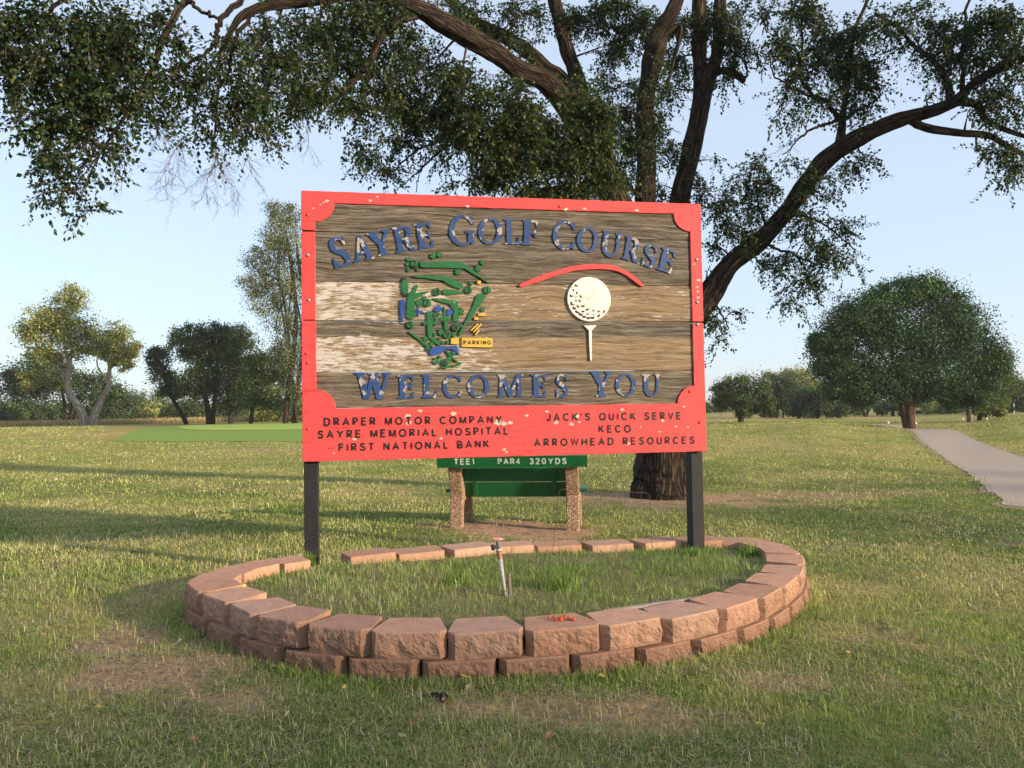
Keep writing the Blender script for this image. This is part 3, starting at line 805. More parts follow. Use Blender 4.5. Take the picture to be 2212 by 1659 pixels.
# white scars where the red paint has flaked
def scar(u, v, r, ax=1.6):
    return [(u + r * ax * (1 + rng.uniform(-.45, .35)) * math.cos(a), v + r * (1 + rng.uniform(-.45, .35)) * math.sin(a)) for a in np.linspace(0, 2 * math.pi, 13)[:-1]]
M_SCAR = mat_simple('bare_primer', (.34, .29, .25), (.62, .56, .50), 40, .9, .3, .002)
sc = []
for z, x, y, r in [(z3, 2110, 945, .026), (z3, 2170, 955, .02), (z3, 1190, 880, .02), (z3, 1195, 950, .018), (z3, 1310, 825, .012), (z3, 1650, 855, .018), (z3, 2170, 1225, .012), (z3, 2200, 1250, .009),
                   (z4, 780, 965, .016), (z4, 625, 950, .015), (z4, 150, 948, .015), (z4, 860, 942, .009), (z4, 830, 880, .02), (z4, 530, 832, .011), (z4, 325, 877, .012), (z4, 1360, 1165, .018),
                   (z4, 1300, 815, .013), (z4, 1850, 988, .009), (z4, 1975, 995, .007), (z4, 1683, 1040, .008), (z4, 1935, 785, .009), (z4, 90, 1220, .01), (z4, 1490, 990, .006), (z4, 1715, 928, .012),
                   (z2, 2075, 995, .014), (z2, 2062, 1062, .01), (z2, 2065, 1110, .011), (z2, 2070, 1170, .012), (z2, 2030, 828, .009), (z2, 720, 268, .014), (z1, 355, 183, .012), (z1, 325, 200, .007), (z1, 290, 222, .006),
                   (z1, 217, 260, .007), (z1, 1790, 238, .012), (z1, 870, 143, .007), (z1, 800, 180, .01), (z3, 640, 1115, .013), (z3, 1530, 1110, .011), (z3, 430, 1260, .007), (z2, 910, 265, .01), (z2, 1445, 280, .012)]:
    q = z(x, y); sc.append(flat('flake_scars', [scar(q[0], q[1], r)], -.004, .0016, M_SCAR, bev=.0003))
absorb(frame, join_mesh('flake_scars', sc))

# golf ball, tee and swoosh
gb = z6(1103, 685); gr = (z6(1400, 685)[0] - z6(808, 685)[0]) / 2; grv = (z6(1103, 383)[1] - z6(1103, 988)[1]) / 2
ball = flat('golf_ball', [[(gb[0] + gr * math.cos(a), gb[1] + grv * math.sin(a)) for a in np.linspace(0, 2 * math.pi, 49)[:-1]]], -.017, .008, M_WHITE, bev=.004)
for X, Y, s, a in [(925, 500, 24, -20), (888, 562, 20, -60), (935, 600, 20, -70), (858, 640, 25, -30), (925, 655, 13, 0), (988, 650, 22, -50), (925, 708, 19, -50), (975, 712, 21, -40), (865, 745, 28, -60), (950, 785, 24, -35),
                   (1018, 780, 25, 10), (898, 808, 30, -20), (1078, 827, 25, 15), (1018, 852, 24, 5), (935, 858, 30, -35), (985, 892, 32, -20), (1160, 842, 19, 30), (1230, 853, 21, 35), (1302, 855, 23, 62), (1083, 888, 20, 5), (1158, 892, 14, 5),
                   (1230, 912, 25, 40), (1033, 925, 30, -5), (1090, 942, 30, 8), (1148, 938, 30, 12)]:
    pts = [(s * t, -.85 * s * math.sqrt(max(0, 1 - t * t)) + .2 * s) for t in np.linspace(-1, 1, 11)]
    pts += [(s * t, (.42 - .40 * (1 - abs(t)) ** 2) * s * math.sqrt(max(0, 1 - t * t)) * 1.2 + .2 * s) for t in np.linspace(1, -1, 11)[1:-1]]
    ca, sa = math.cos(math.radians(-a)), math.sin(math.radians(-a))
    flat('dimple', [[z6(X + ca * x - sa * -y * 1, Y + sa * x - ca * y) for x, y in pts]], .004, .0095, M_BLACK2, ball, .0002)
flat('golf_tee', [[z6(*q) for q in [(1030, 1042), (1205, 1042), (1140, 1110), (1138, 1300), (1140, 1520), (1118, 1524), (1106, 1300), (1100, 1110)]][::-1]], -.017, .004, M_WHITE, bev=.002)
flat('red_arc', [[z6(*q) for q in [(150, 495), (170, 475), (330, 405), (500, 345), (700, 285), (850, 240), (1000, 215), (1150, 205), (1300, 208), (1420, 220), (1550, 270), (1680, 345), (1780, 420), (1842, 490), (1837, 514), (1800, 505), (1700, 430), (1600, 355), (1500, 310), (1400, 285), (1250, 275), (1080, 280), (900, 300), (700, 350), (500, 420), (320, 480), (200, 520), (165, 522)]][::-1]], -.017, .006, M_RED, bev=.002)

# course map cut-outs
FW = [[(488, 222), (495, 290), (560, 300), (750, 300), (1000, 310), (1050, 312), (1150, 375), (1250, 430), (1345, 495), (1360, 488), (1270, 430), (1180, 345), (1080, 275), (1010, 228), (900, 218), (740, 222), (600, 235)],
      [(400, 398), (400, 415), (460, 425), (560, 430), (700, 455), (770, 460), (830, 500), (920, 545), (1000, 570), (1035, 550), (1035, 520), (1000, 490), (900, 440), (800, 408), (700, 400), (540, 395), (465, 393)],
      [(775, 585), (770, 610), (790, 638), (870, 640), (950, 632), (1040, 620), (1040, 612), (930, 580), (800, 570)],
      [(1200, 650), (1240, 625), (1290, 625), (1318, 665), (1300, 700), (1230, 790), (1150, 920), (1090, 995), (1045, 1060), (990, 1160), (968, 1140), (1020, 1050), (1090, 920), (1150, 790)],
      [(340, 640), (400, 580), (430, 520), (455, 508), (465, 540), (430, 620), (520, 600), (605, 592), (605, 600), (500, 660), (425, 695), (425, 915), (400, 945), (350, 945), (320, 920), (325, 780)],
      [(650, 685), (660, 700), (760, 735), (860, 760), (890, 800), (903, 820), (918, 850), (905, 890), (905, 950), (930, 980), (965, 978), (980, 940), (975, 850), (970, 715), (900, 710), (800, 690), (700, 682)],
      [(790, 790), (800, 790), (815, 890), (840, 990), (843, 1080), (820, 1090), (800, 1085), (793, 990), (785, 890)],
      [(575, 860), (600, 842), (635, 845), (648, 880), (650, 1050), (655, 1110), (640, 1160), (700, 1200), (740, 1240), (752, 1272), (720, 1275), (690, 1255), (610, 1190), (590, 1165), (585, 1080), (580, 960)],
      [(340, 1100), (380, 1110), (480, 1180), (590, 1265), (620, 1300), (604, 1330), (590, 1335), (560, 1290), (480, 1215), (345, 1115)],
      [(805, 1345), (830, 1340), (870, 1380), (910, 1420), (970, 1485), (955, 1490), (890, 1440), (840, 1390)],
      [(745, 1555), (770, 1540), (800, 1542), (830, 1525), (870, 1535), (900, 1518), (940, 1520), (980, 1495), (1015, 1490), (1010, 1520), (970, 1522), (930, 1542), (890, 1540), (830, 1562), (790, 1558), (760, 1570)]]
def ccw(poly):
    a = sum(poly[k][0] * poly[(k + 1) % len(poly)][1] - poly[(k + 1) % len(poly)][0] * poly[k][1] for k in range(len(poly)))
    return poly if a > 0 else poly[::-1]
for k, p in enumerate(FW): flat('map_fairway', [ccw([z5(*q) for q in p])], -.019, .001, M_GREEN, bev=.0015)
def scal(X, Y, rx, ry, lobes, ph=0): return [(X + (rx * (1 + .22 * math.cos(lobes * a))) * math.cos(a + ph), Y + (ry * (1 + .22 * math.cos(lobes * a))) * math.sin(a + ph)) for a in np.linspace(0, 2 * math.pi, lobes * 6 + 1)[:-1]]
flat('map_tree', [ccw([z5(*q) for q in scal(300, 540, 46, 105, 16)])], -.019, .001, M_GREEN, bev=.0015)
for k, (X, Y, r) in enumerate([(345, 195, 25), (335, 255, 24), (345, 322, 20), (460, 322, 18), (655, 152, 36), (735, 135, 33), (1275, 232, 28), (1220, 305, 36), (965, 352, 36), (1130, 497, 25), (480, 740, 42), (548, 685, 26), (1012, 850, 34), (1278, 825, 28), (675, 885, 22), (730, 885, 24),
                               (768, 938, 26), (850, 945, 20), (692, 925, 26), (552, 1000, 24), (682, 992, 30), (1012, 1032, 20), (752, 1105, 34), (912, 1145, 26), (678, 1140, 22), (560, 1195, 32), (735, 1190, 20), (635, 1262, 26), (780, 1238, 22), (838, 1237, 20), (582, 1325, 18), (915, 1375, 26), (862, 1445, 24), (695, 1475, 40), (740, 1418, 18)]):
    flat('map_tree', [ccw([z5(*q) for q in scal(X, Y, r, r * (1.25 if k % 5 == 2 else 1), 5 + k % 3, k * .7)])], -.019, -.001 + .0004 * (k % 5), M_GREEN, bev=.0012)
for X, Y, d in [(420, 248, '2'), (1098, 580, '3'), (1337, 583, '1'), (703, 603, '4'), (583, 742, '7'), (370, 1020, '5'), (940, 1053, '8'), (830, 1142, '9'), (808, 1487, '6')]:
    dc = flat('hole_disc', [ccw([z5(X + 49 * math.cos(a), Y + 49 * math.sin(a)) for a in np.linspace(0, 2 * math.pi, 25)[:-1]])], -.019, .004, M_GREEN, bev=.003)
    me, x0, x1 = text_mesh(d, 0, .060, .0)
    n = len(me.vertices); c = np.empty(n * 3, np.float32); me.vertices.foreach_get('co', c); c = c.reshape(-1, 3)
    q = z5(X, Y); c[:, 0] += q[0] - (x0 + x1) / 2; c[:, 1] += q[1] - .030; me.vertices.foreach_set('co', c.ravel())
    board_mesh('numeral', me, .0062, M_BLACK2, dc)
for p in [[(240, 700), (270, 700), (295, 690), (302, 720), (298, 850), (285, 920), (270, 980), (258, 975), (245, 930), (240, 830)], [(455, 800), (475, 800), (480, 830), (555, 862), (555, 880), (490, 860), (470, 915), (455, 915)],
          [(716 + 48 * math.cos(a) + 8 * math.sin(2 * a), 815 + 40 * math.sin(a) - 8 * math.cos(a)) for a in np.linspace(0, 6.283, 21)[:-1]], [(862 + 40 * math.cos(a) + 6 * math.sin(2 * a), 860 + 43 * math.sin(a) - 6 * math.cos(a)) for a in np.linspace(0, 6.283, 21)[:-1]],
          [(605, 1370), (620, 1330), (660, 1295), (740, 1280), (830, 1290), (900, 1282), (955, 1282), (968, 1300), (970, 1345), (990, 1390), (965, 1390), (930, 1350), (880, 1325), (820, 1330), (760, 1370), (680, 1400), (630, 1405)]]:
    flat('map_pond', [ccw([z5(*q) for q in p])], -.019, .003, M_POND, bev=.002)
def rect(X, Y, w, h): return [(X - w / 2, Y - h / 2), (X + w / 2, Y - h / 2), (X + w / 2, Y + h / 2), (X - w / 2, Y + h / 2)]
for p in [rect(1232, 485, 42, 42), rect(1265, 890, 90, 34), rect(1197, 938, 50, 36), [(1122, 1085), (1215, 1000), (1228, 1010), (1140, 1095)], [(1150, 1110), (1255, 1000), (1268, 1012), (1170, 1115)], [(1175, 1140), (1225, 1080), (1240, 1092), (1195, 1148)], rect(927, 1222, 98, 78)]:
    flat('map_building', [ccw([z5(*q) for q in p])], -.019, .002, M_YEL, bev=.002)
pk = flat('parking_plaque', [ccw([z5(*q) for q in [(1015, 1180), (1400, 1185), (1398, 1300), (1015, 1297)]])], -.019, .004, M_YEL, bev=.002)
router_text('lettering', 'PARKING', z5(1036, 1268), z5(1382, 1268), z5(1100, 1214)[1] - z5(1100, 1268)[1], .20, M_BLACK2, .0055, pk)

# ------------------------------------------------------------------ planter of red blocks
def Ttop(x, y): return .26 + hz(x, y)
def W(px, py):
    d = ray(px, py); t = 5.0
    for _ in range(30):
        q = ORG + d * t; zt = float(Ttop(q[0], q[1])); t = (zt - CAM_Z) / d[2]
    return ORG + d * t
JP = [(400, 1258), (432, 1281), (495, 1302), (547, 1328), (655, 1348), (795, 1363), (966, 1366), (1136, 1361), (1303, 1352), (1439, 1335), (1560, 1315), (1644, 1291), (1691, 1268), (1726, 1243), (1737, 1221), (1732, 1197), (1700, 1178), (1625, 1161), (1541, 1158),
      (1448, 1159), (1349, 1164), (1248, 1167), (1143, 1168), (1045, 1170), (942, 1178), (837, 1184), (732, 1191), (645, 1199), (563, 1209), (492, 1221), (440, 1238)]
J = np.array([W(*q)[:2] for q in JP])
CEN = J.mean(0)

def block_mesh(name, w, h, d, seed, tint, cham=.034, taper=.70):
    """split-faced retaining block: x along the wall, -y outwards, top at z=0"""
    r = np.random.default_rng(seed)
    NX, NZ = 26, 11
    # plan outline of the rough faces: left chamfer, front, right chamfer
    pl = [(-w / 2, cham * 1.5), (-w / 2 + cham, 0), (w / 2 - cham, 0), (w / 2, cham * 1.5)]
    seg = [3, NX, 3]
    line = []
    for k in range(3):
        for q in range(seg[k]): line.append(np.array(pl[k]) + (np.array(pl[k + 1]) - np.array(pl[k])) * q / seg[k])
    line.append(np.array(pl[3])); line = np.array(line); n = len(line)
    V = []
    ox, oz = r.uniform(0, 50, 2)
    for m in range(NZ + 1):
        z = -h * m / NZ
        for k in range(n):
            x, y = line[k]
            e = math.sin(math.pi * m / NZ) ** .5 if 0 < m < NZ else 0
            k2 = min(k, n - 1 - k) / 3.0; ee = min(1, k2)
            dsp = (fbm(np.array(x * 16 + ox), np.array(z * 16 + oz), seed % 17, 4) - .5) * .042 * (e * .8 + .15) + .010 * e
            dsp += (fbm(np.array(x * 55 + oz), np.array(z * 55 + ox), 3, 2) - .5) * .016 * e
            V.append((x, y - dsp * (.25 + .75 * ee), z))
    Fs = [(m * n + k, (m + 1) * n + k, (m + 1) * n + k + 1, m * n + k + 1) for m in range(NZ) for k in range(n - 1)]
    b0 = len(V); wb = w * taper
    V += [(-wb / 2, d, 0), (wb / 2, d, 0), (-wb / 2, d, -h), (wb / 2, d, -h)]
    Fs.append(tuple(b0 + 4 + q for q in range(n)) + (b0 + 1, b0))                      # top
    V += [tuple(V[q]) for q in range(n)]
    Fs.append(tuple(NZ * n + k for k in range(n))[::-1] + (b0 + 2, b0 + 3))
    Fs.append((b0, b0 + 1, b0 + 3, b0 + 2))
    Fs.append(tuple(m * n for m in range(NZ + 1))[::-1] + (b0, b0 + 2))
    Fs.append(tuple(m * n + n - 1 for m in range(NZ + 1)) + (b0 + 3, b0 + 1))
    me = bpy.data.meshes.new(name); me.from_pydata(V, [], Fs)
    cc = np.tile(np.array([*tint, 1], np.float32), (len(V), 1)); cc[n:b0, :3] *= .70      # split face darkened in its tint to stand in for shade
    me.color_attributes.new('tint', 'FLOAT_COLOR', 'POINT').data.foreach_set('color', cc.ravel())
    me.materials.append(M_BLOCK); me.update()
    return me

GRP = 'red concrete blocks ringing the weedy bed'
ORD = ['', 'first', 'second', 'third', 'fourth', 'fifth', 'sixth', 'seventh', 'eighth', 'ninth', 'tenth', 'eleventh', 'twelfth', 'thirteenth', 'fourteenth']
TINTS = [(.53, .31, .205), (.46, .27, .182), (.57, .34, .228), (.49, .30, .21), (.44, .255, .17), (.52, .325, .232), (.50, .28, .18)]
NJ = len(J)
def put_block(a, c, zoff, out, label, seed, h=.15, tint=None, roll=0.0, tilt=0.0, taper=.70):
    m = (a + c) / 2; e = c - a; wd = float(np.hypot(*e)); e = e / wd
    nrm = np.array([e[1], -e[0]])
    if nrm @ (m - CEN) < 0: nrm = -nrm
    m = m + nrm * out
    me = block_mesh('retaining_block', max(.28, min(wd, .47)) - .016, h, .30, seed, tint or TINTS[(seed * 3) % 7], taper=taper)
    o = bpy.data.objects.new('retaining_block', me)
    # local -y must look along nrm
    o.rotation_euler = (tilt, roll, math.atan2(nrm[0], -nrm[1]))
    o.location = (m[0], m[1], float(Ttop(*m)) + zoff + rng.uniform(-.004, .004))
    link(o); tag(o, label, 'block', GRP)
    return o
front_lab = {}
LUMP = 7
for k in range(NJ):
    if k == 26: continue                      # the gap beside the left post
    a, c = J[k], J[(k + 1) % NJ]
    if k == LUMP: lab = 'red top-course block at the front carrying the crumbled orange clay lump'
    elif k < 17: n = k - LUMP; lab = f'red split-faced top-course block, {ORD[abs(n)]} to the {"right" if n > 0 else "left"} of the clay-topped block'
    elif k < 26: lab = f'low red back-row block behind the bed, {ORD[26 - k]} right of the gap beside the left post'
    else: lab = f'sunlit red block at the bed\'s back corner, {ORD[k - 26]} left of the sign post'
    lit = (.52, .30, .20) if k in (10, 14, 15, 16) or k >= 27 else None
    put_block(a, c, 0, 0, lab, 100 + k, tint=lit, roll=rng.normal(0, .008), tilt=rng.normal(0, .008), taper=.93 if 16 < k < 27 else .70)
# lower course, half a block over, only where its face shows or carries the course above
cum = np.concatenate([[0], np.cumsum(np.hypot(*(np.roll(J, -1, 0) - J).T))])
def along(s):
    s = s % cum[-1]; k = int(np.searchsorted(cum, s, 'right') - 1); t = (s - cum[k]) / (cum[k + 1] - cum[k]); return J[k] * (1 - t) + J[(k + 1) % NJ] * t
s0 = (cum[5] + cum[6]) / 2 + .07; kk = 0
nlow = int(cum[-1] / .425)
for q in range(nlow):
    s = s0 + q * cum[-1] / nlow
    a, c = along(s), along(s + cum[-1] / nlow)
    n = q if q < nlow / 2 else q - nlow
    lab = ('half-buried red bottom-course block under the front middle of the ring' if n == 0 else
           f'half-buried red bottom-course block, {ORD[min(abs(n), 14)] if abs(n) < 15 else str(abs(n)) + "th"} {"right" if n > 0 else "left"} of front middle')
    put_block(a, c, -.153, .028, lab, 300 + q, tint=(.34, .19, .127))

# soil of the bed
inner = []
for k in range(NJ):
    v = J[k] - CEN; inner.append(CEN + v * (1 - .16 / np.hypot(*v)))
inner = spline(np.vstack([inner, inner[:1]]), 4)[:-1]
def soil_z(x, y): return Ttop(x, y) - .075 + (fbm(np.asarray(x) * 2.2, np.asarray(y) * 2.2, 61) - .5) * .05
V, Fs = [], []
rings = np.linspace(0, 1, 14)[1:]; n = len(inner)
V.append((CEN[0], CEN[1], float(soil_z(*CEN))))
for t in rings:
    for q in inner:
        p = CEN + (q - CEN) * t; V.append((p[0], p[1], float(soil_z(*p))))
Fs += [(0, 1 + k, 1 + (k + 1) % n) for k in range(n)]
for r_ in range(len(rings) - 1):
    Fs += [(1 + r_ * n + k, 1 + (r_ + 1) * n + k, 1 + (r_ + 1) * n + (k + 1) % n, 1 + r_ * n + (k + 1) % n) for k in range(n)]
bb = MB(); bb.add(V, Fs); tag(bb.build('bed_soil', M_SOIL, None, True), kind='structure')

# clay lump on its block
q = W(1211, 1340)
clay = MB(); r = np.random.default_rng(5)
for k in range(26):
    cx, cy = r.normal(0, .04), r.normal(0, .02); s = r.uniform(.005, .014)
    pr_ = [(s * .9, 0), (s * 1.1, s * .5), (s * .7, s * 1.0), (s * .2, s * 1.2)]
    clay.lathe([(a * (1 + r.uniform(-.2, .2)), h_ + .001) for a, h_ in pr_], 7, (cx, cy, abs(r.normal(0, .004)) * .5))
o = clay.build('clay_lump', M_CLAY); o.location = (q[0], q[1], float(Ttop(q[0], q[1])) + .004)
tag(o, 'crumbled orange-red clay lump lying on a front planter block', 'clay')
# grey strip of wood behind the front blocks
a, c = W((1900 + 785 * .6103) / 1.8228, (2050 + 572 * .6103) / 1.8228), W((1900 + 1420 * .6103) / 1.8228, (2050 + 483 * .6103) / 1.8228)
bb = MB(); L = float(np.hypot(*(c - a)[:2])); bb.box((-L / 2, -.016, -.035), (L / 2, .016, -.012), bev=.003)
o = bb.build('wood_strip', M_BOARD); o.location = ((a + c) / 2) + np.array([0, .02, .004]); o.rotation_euler = (0, -(c - a)[2] / L, math.atan2((c - a)[1], (c - a)[0]))
tag(o, 'weathered grey wood strip lying in the bed behind the right front blocks', 'wood strip')
# yellow fallen fruit
q = W((650 + 527 * .5877) / 1.8228, (2050 + 395 * .5877) / 1.8228)
bb = MB(); bb.lathe([(.004, -.02), (.015, -.014), (.02, 0), (.015, .014), (.004, .02)], 12)
o = bb.build('yellow_fruit', M_FRUIT, None, True); o.location = (q[0], q[1], float(soil_z(q[0], q[1])) + .02)
tag(o, 'small round yellow fruit lying by the sunlit left blocks', 'fruit')

# ------------------------------------------------------------------ water tap
q = ORG + ray(1092, 1297) * 5.5
q = np.array([q[0], q[1], float(soil_z(q[0], q[1]))])
tap = empty('water_tap', q)
tag(tap, 'outdoor water tap with pink wheel handle on a leaning grey pipe', 'tap')
lean = lambda h: np.array([-.055 * h / .42, 0, h])
bb = MB(); bb.tube([lean(-.08) , lean(.15), lean(.29)], .0155, 12); bb.build('standpipe', M_GALV, tap, True)
bb = MB(); bb.tube([lean(.27), lean(.275), lean(.28), lean(.325), lean(.33)], [.0185, .020, .019, .019, .0175], 12); bb.build('rusty_coupling', M_RUST, tap, True)
bb = MB(); bb.tube([lean(.328), lean(.336)], [.021, .019], 10); bb.build('thread_tape', M_TANK, tap, True)
bb = MB(); bb.tube([lean(.332), lean(.35), lean(.365), lean(.385), lean(.39)], [.015, .0165, .014, .014, .010], 10)
o_ = lean(.352); bb.tube([o_, o_ + np.array([-.03, -.004, -.002])], [.011, .012], 10); bb.build('valve_body', M_DKMET, tap, True)
bb = MB(); bb.tube([o_ + np.array([-.028, -.004, -.002]), o_ + np.array([-.05, -.007, -.006])], [.0205, .0205], 12); bb.build('black_cap', M_RUB, tap, True)
hw = lean(.408)
bb = MB(); bb.tube([lean(.385), lean(.41)], .0045, 8)
NLB = 40
ring = []
for k in range(NLB + 1):
    a = 2 * math.pi * k / NLB; r_ = .033 + .0045 * math.cos(6 * a)
    ring.append(hw + np.array([r_ * math.cos(a), r_ * math.sin(a), .0]))
bb.tube(ring, .0062, 7, cap=False)
for k in range(3):
    a = math.pi * k / 3 + .2; e_ = np.array([math.cos(a), math.sin(a), 0]) * .031; bb.tube([hw - e_, hw + e_], .005, 6)
bb.build('hand_wheel', M_PINK, tap, True)
o = MB(); o.tube([(.025, -.005, -.08), (.018, -.005, .02), (.012, -.006, .165)], [.0135, .0135, .0145], 10, cap=False); o.tube([(.012, -.006, .165), (.012, -.006, .150)], [.0142, .011], 10)
st = o.build('pipe_stub', M_OLDP); st.location = q; st.location.x += .014
tag(st, 'short rusty brown pipe stub wired beside the water tap pipe', 'pipe')
bb = MB(); bb.tube([np.array([.036 * math.cos(a) * .9 + .004, .03 * math.sin(a) * .8, .04 + .01 * math.cos(a)]) for a in np.linspace(0, 2 * math.pi, 17)], .0015, 5, cap=False)
bb.build('binding_wire', M_WIRE, tap)

# thin wire frame left standing at the back of the bed
wy = 7.12
pts = [(1192.5, 1215, 0), (1193.5, 1200, 0), (1206, 1075, 0), (1207.8, 1061, 0), (1211, 1058.5, 0), (1233, 1055, 0), (1281.8, 1055, 0), (1344, 1061, 0), (1398, 1065.5, 0), (1402, 1067, 0), (1403.2, 1070, 0), (1406, 1120, 0), (1409, 1185, 0)]
bb = MB(); bb.tube([P(a, c, 7.0 + .25 * (a - 1192) / 216) for a, c, _ in pts], .0026, 5)
tag(bb.build('wire_stand', M_WIRE), 'thin rusty wire frame standing in the bed in front of the bench', 'wire frame')

# ------------------------------------------------------------------ bench
def bz(X, Y): return ((1650 + X * .4038) / 1.8228, (1750 + Y * .4038) / 1.8228)
BYW = -.13
bc = (G(*bz(335, 825)) + G(*bz(1515, 850))) / 2
bench = empty('park_bench', (bc[0], bc[1], float(hz(bc[0], bc[1]))), BYW)
tag(bench, 'green plank bench on pebbled concrete legs with white tee lettering', 'bench')
prof = [(-.02, -.1), (.14, -.1), (.17, .26), (.24, .36), (.56, .37), (.66, .25), (.70, -.1), (.86, -.1), (.80, .25), (.72, .46), (.27, .46), (.15, .68), (.085, .86), (-.06, .86), (.015, .62), (.09, .44), (.04, .22)]
for sx in (-.775, .775):
    bb = MB(); bb.prism([(y, z) for y, z in prof], lambda p, s, sx=sx: (sx + (-.085 if s == 0 else .085), p[0], p[1]))
    o = bb.build('leg', M_PEB, bench)
    bv = o.modifiers.new('bevel', 'BEVEL'); bv.width = .012; bv.segments = 2; bv.limit_method = 'ANGLE'
def slanted(name, x0, x1, z0, z1, y0, y1, th, mat):
    """board between two heights leaning with the backrest"""
    bb = MB(); d = np.array([y1 - y0, z1 - z0]); d = d / np.hypot(*d); nn = np.array([-d[1], d[0]]) * -1
    pts = [(y0, z0), (y1, z1), (y1 + nn[0] * th, z1 + nn[1] * th), (y0 + nn[0] * th, z0 + nn[1] * th)]
    bb.prism(pts, lambda p, s: (x0 if s == 0 else x1, p[0], p[1]))
    o = bb.build(name, mat, bench); bv = o.modifiers.new('bevel', 'BEVEL'); bv.width = .006; bv.segments = 2
    return o
tb = slanted('top_board', -.985, .985, .835, .985, -.085, -.115, -.042, M_BGREEN)
slanted('back_slat', -.70, .71, .615, .80, .185, .125, .035, M_BGREEN)
slanted('back_slat', -.70, .71, .40, .595, .29, .195, .035, M_BGREEN)
for x in (-.545, .53): slanted('batten', x - .03, x + .03, .43, .80, .24, .095, .03, M_BGREEN)
for y0 in (.30, .455, .61):
    bb = MB(); bb.box((-.97, y0, .465), (.97, y0 + .14, .507), bev=.006); bb.build('seat_plank', M_BGREEN, bench)
# painted hand lettering on the near face of the top board
def bench_flat(name, cs, w0, w1, mat, parent, bev):
    o = flat(name, cs, w0, w1, mat, None, bev)
    n = len(o.data.vertices); c = np.empty(n * 3, np.float32); o.data.vertices.foreach_get('co', c); c = c.reshape(-1, 3)
    t = (c[:, 2] - ZB - .835) / .15
    c = np.stack([c[:, 0], -.085 - .042 - .03 * t + c[:, 1] - .0015, c[:, 2] - ZB], 1).astype(np.float32)
    o.data.vertices.foreach_set('co', c.ravel()); o.data.update(); o.parent = parent
    return o
def bench_text(txt, x0, x1): router_text('lettering', txt, (x0, .866), (x1, .866), .082, .20, M_TXTW, .0015, tb, bench_flat)
def bx(X):
    return (X - 912) / (1662 - 163) * 1.97
bench_text('TEE1', bx(335), bx(540)); bench_text('PAR4', bx(778), bx(1003)); bench_text('320YDS', bx(1092), bx(1460))

# ------------------------------------------------------------------ leaf and tree builders
def unit(v): return v / (np.linalg.norm(v, axis=-1, keepdims=True) + 1e-9)

def leaf_mesh(name, pos, dirv, nrm, ln, wd, col, mat, parent, fold=.25):
    """folded two-triangle leaves"""
    n = len(pos)
    dirv = unit(dirv); side = unit(np.cross(dirv, nrm)); up = np.cross(side, dirv)
    V = np.empty((n, 4, 3), np.float32)
    V[:, 0] = pos
    V[:, 1] = pos + dirv * (ln * .45)[:, None] + side * wd[:, None] + up * (wd * fold)[:, None]
    V[:, 2] = pos + dirv * ln[:, None]
    V[:, 3] = pos + dirv * (ln * .45)[:, None] - side * wd[:, None] + up * (wd * fold)[:, None]
    idx = np.arange(n)[:, None] * 4
    Fc = np.concatenate([idx + np.array([0, 2, 1]), idx + np.array([0, 3, 2])])
    return np_mesh(name, V.reshape(-1, 3), Fc, mat, parent, False, np.repeat(col, 4, 0))

def palette(n, cols, w, r, jit=.22):
    k = r.choice(len(cols), n, p=np.array(w) / sum(w))
    c = np.array(cols)[k] * np.exp(r.normal(0, jit, (n, 1)))
    return c

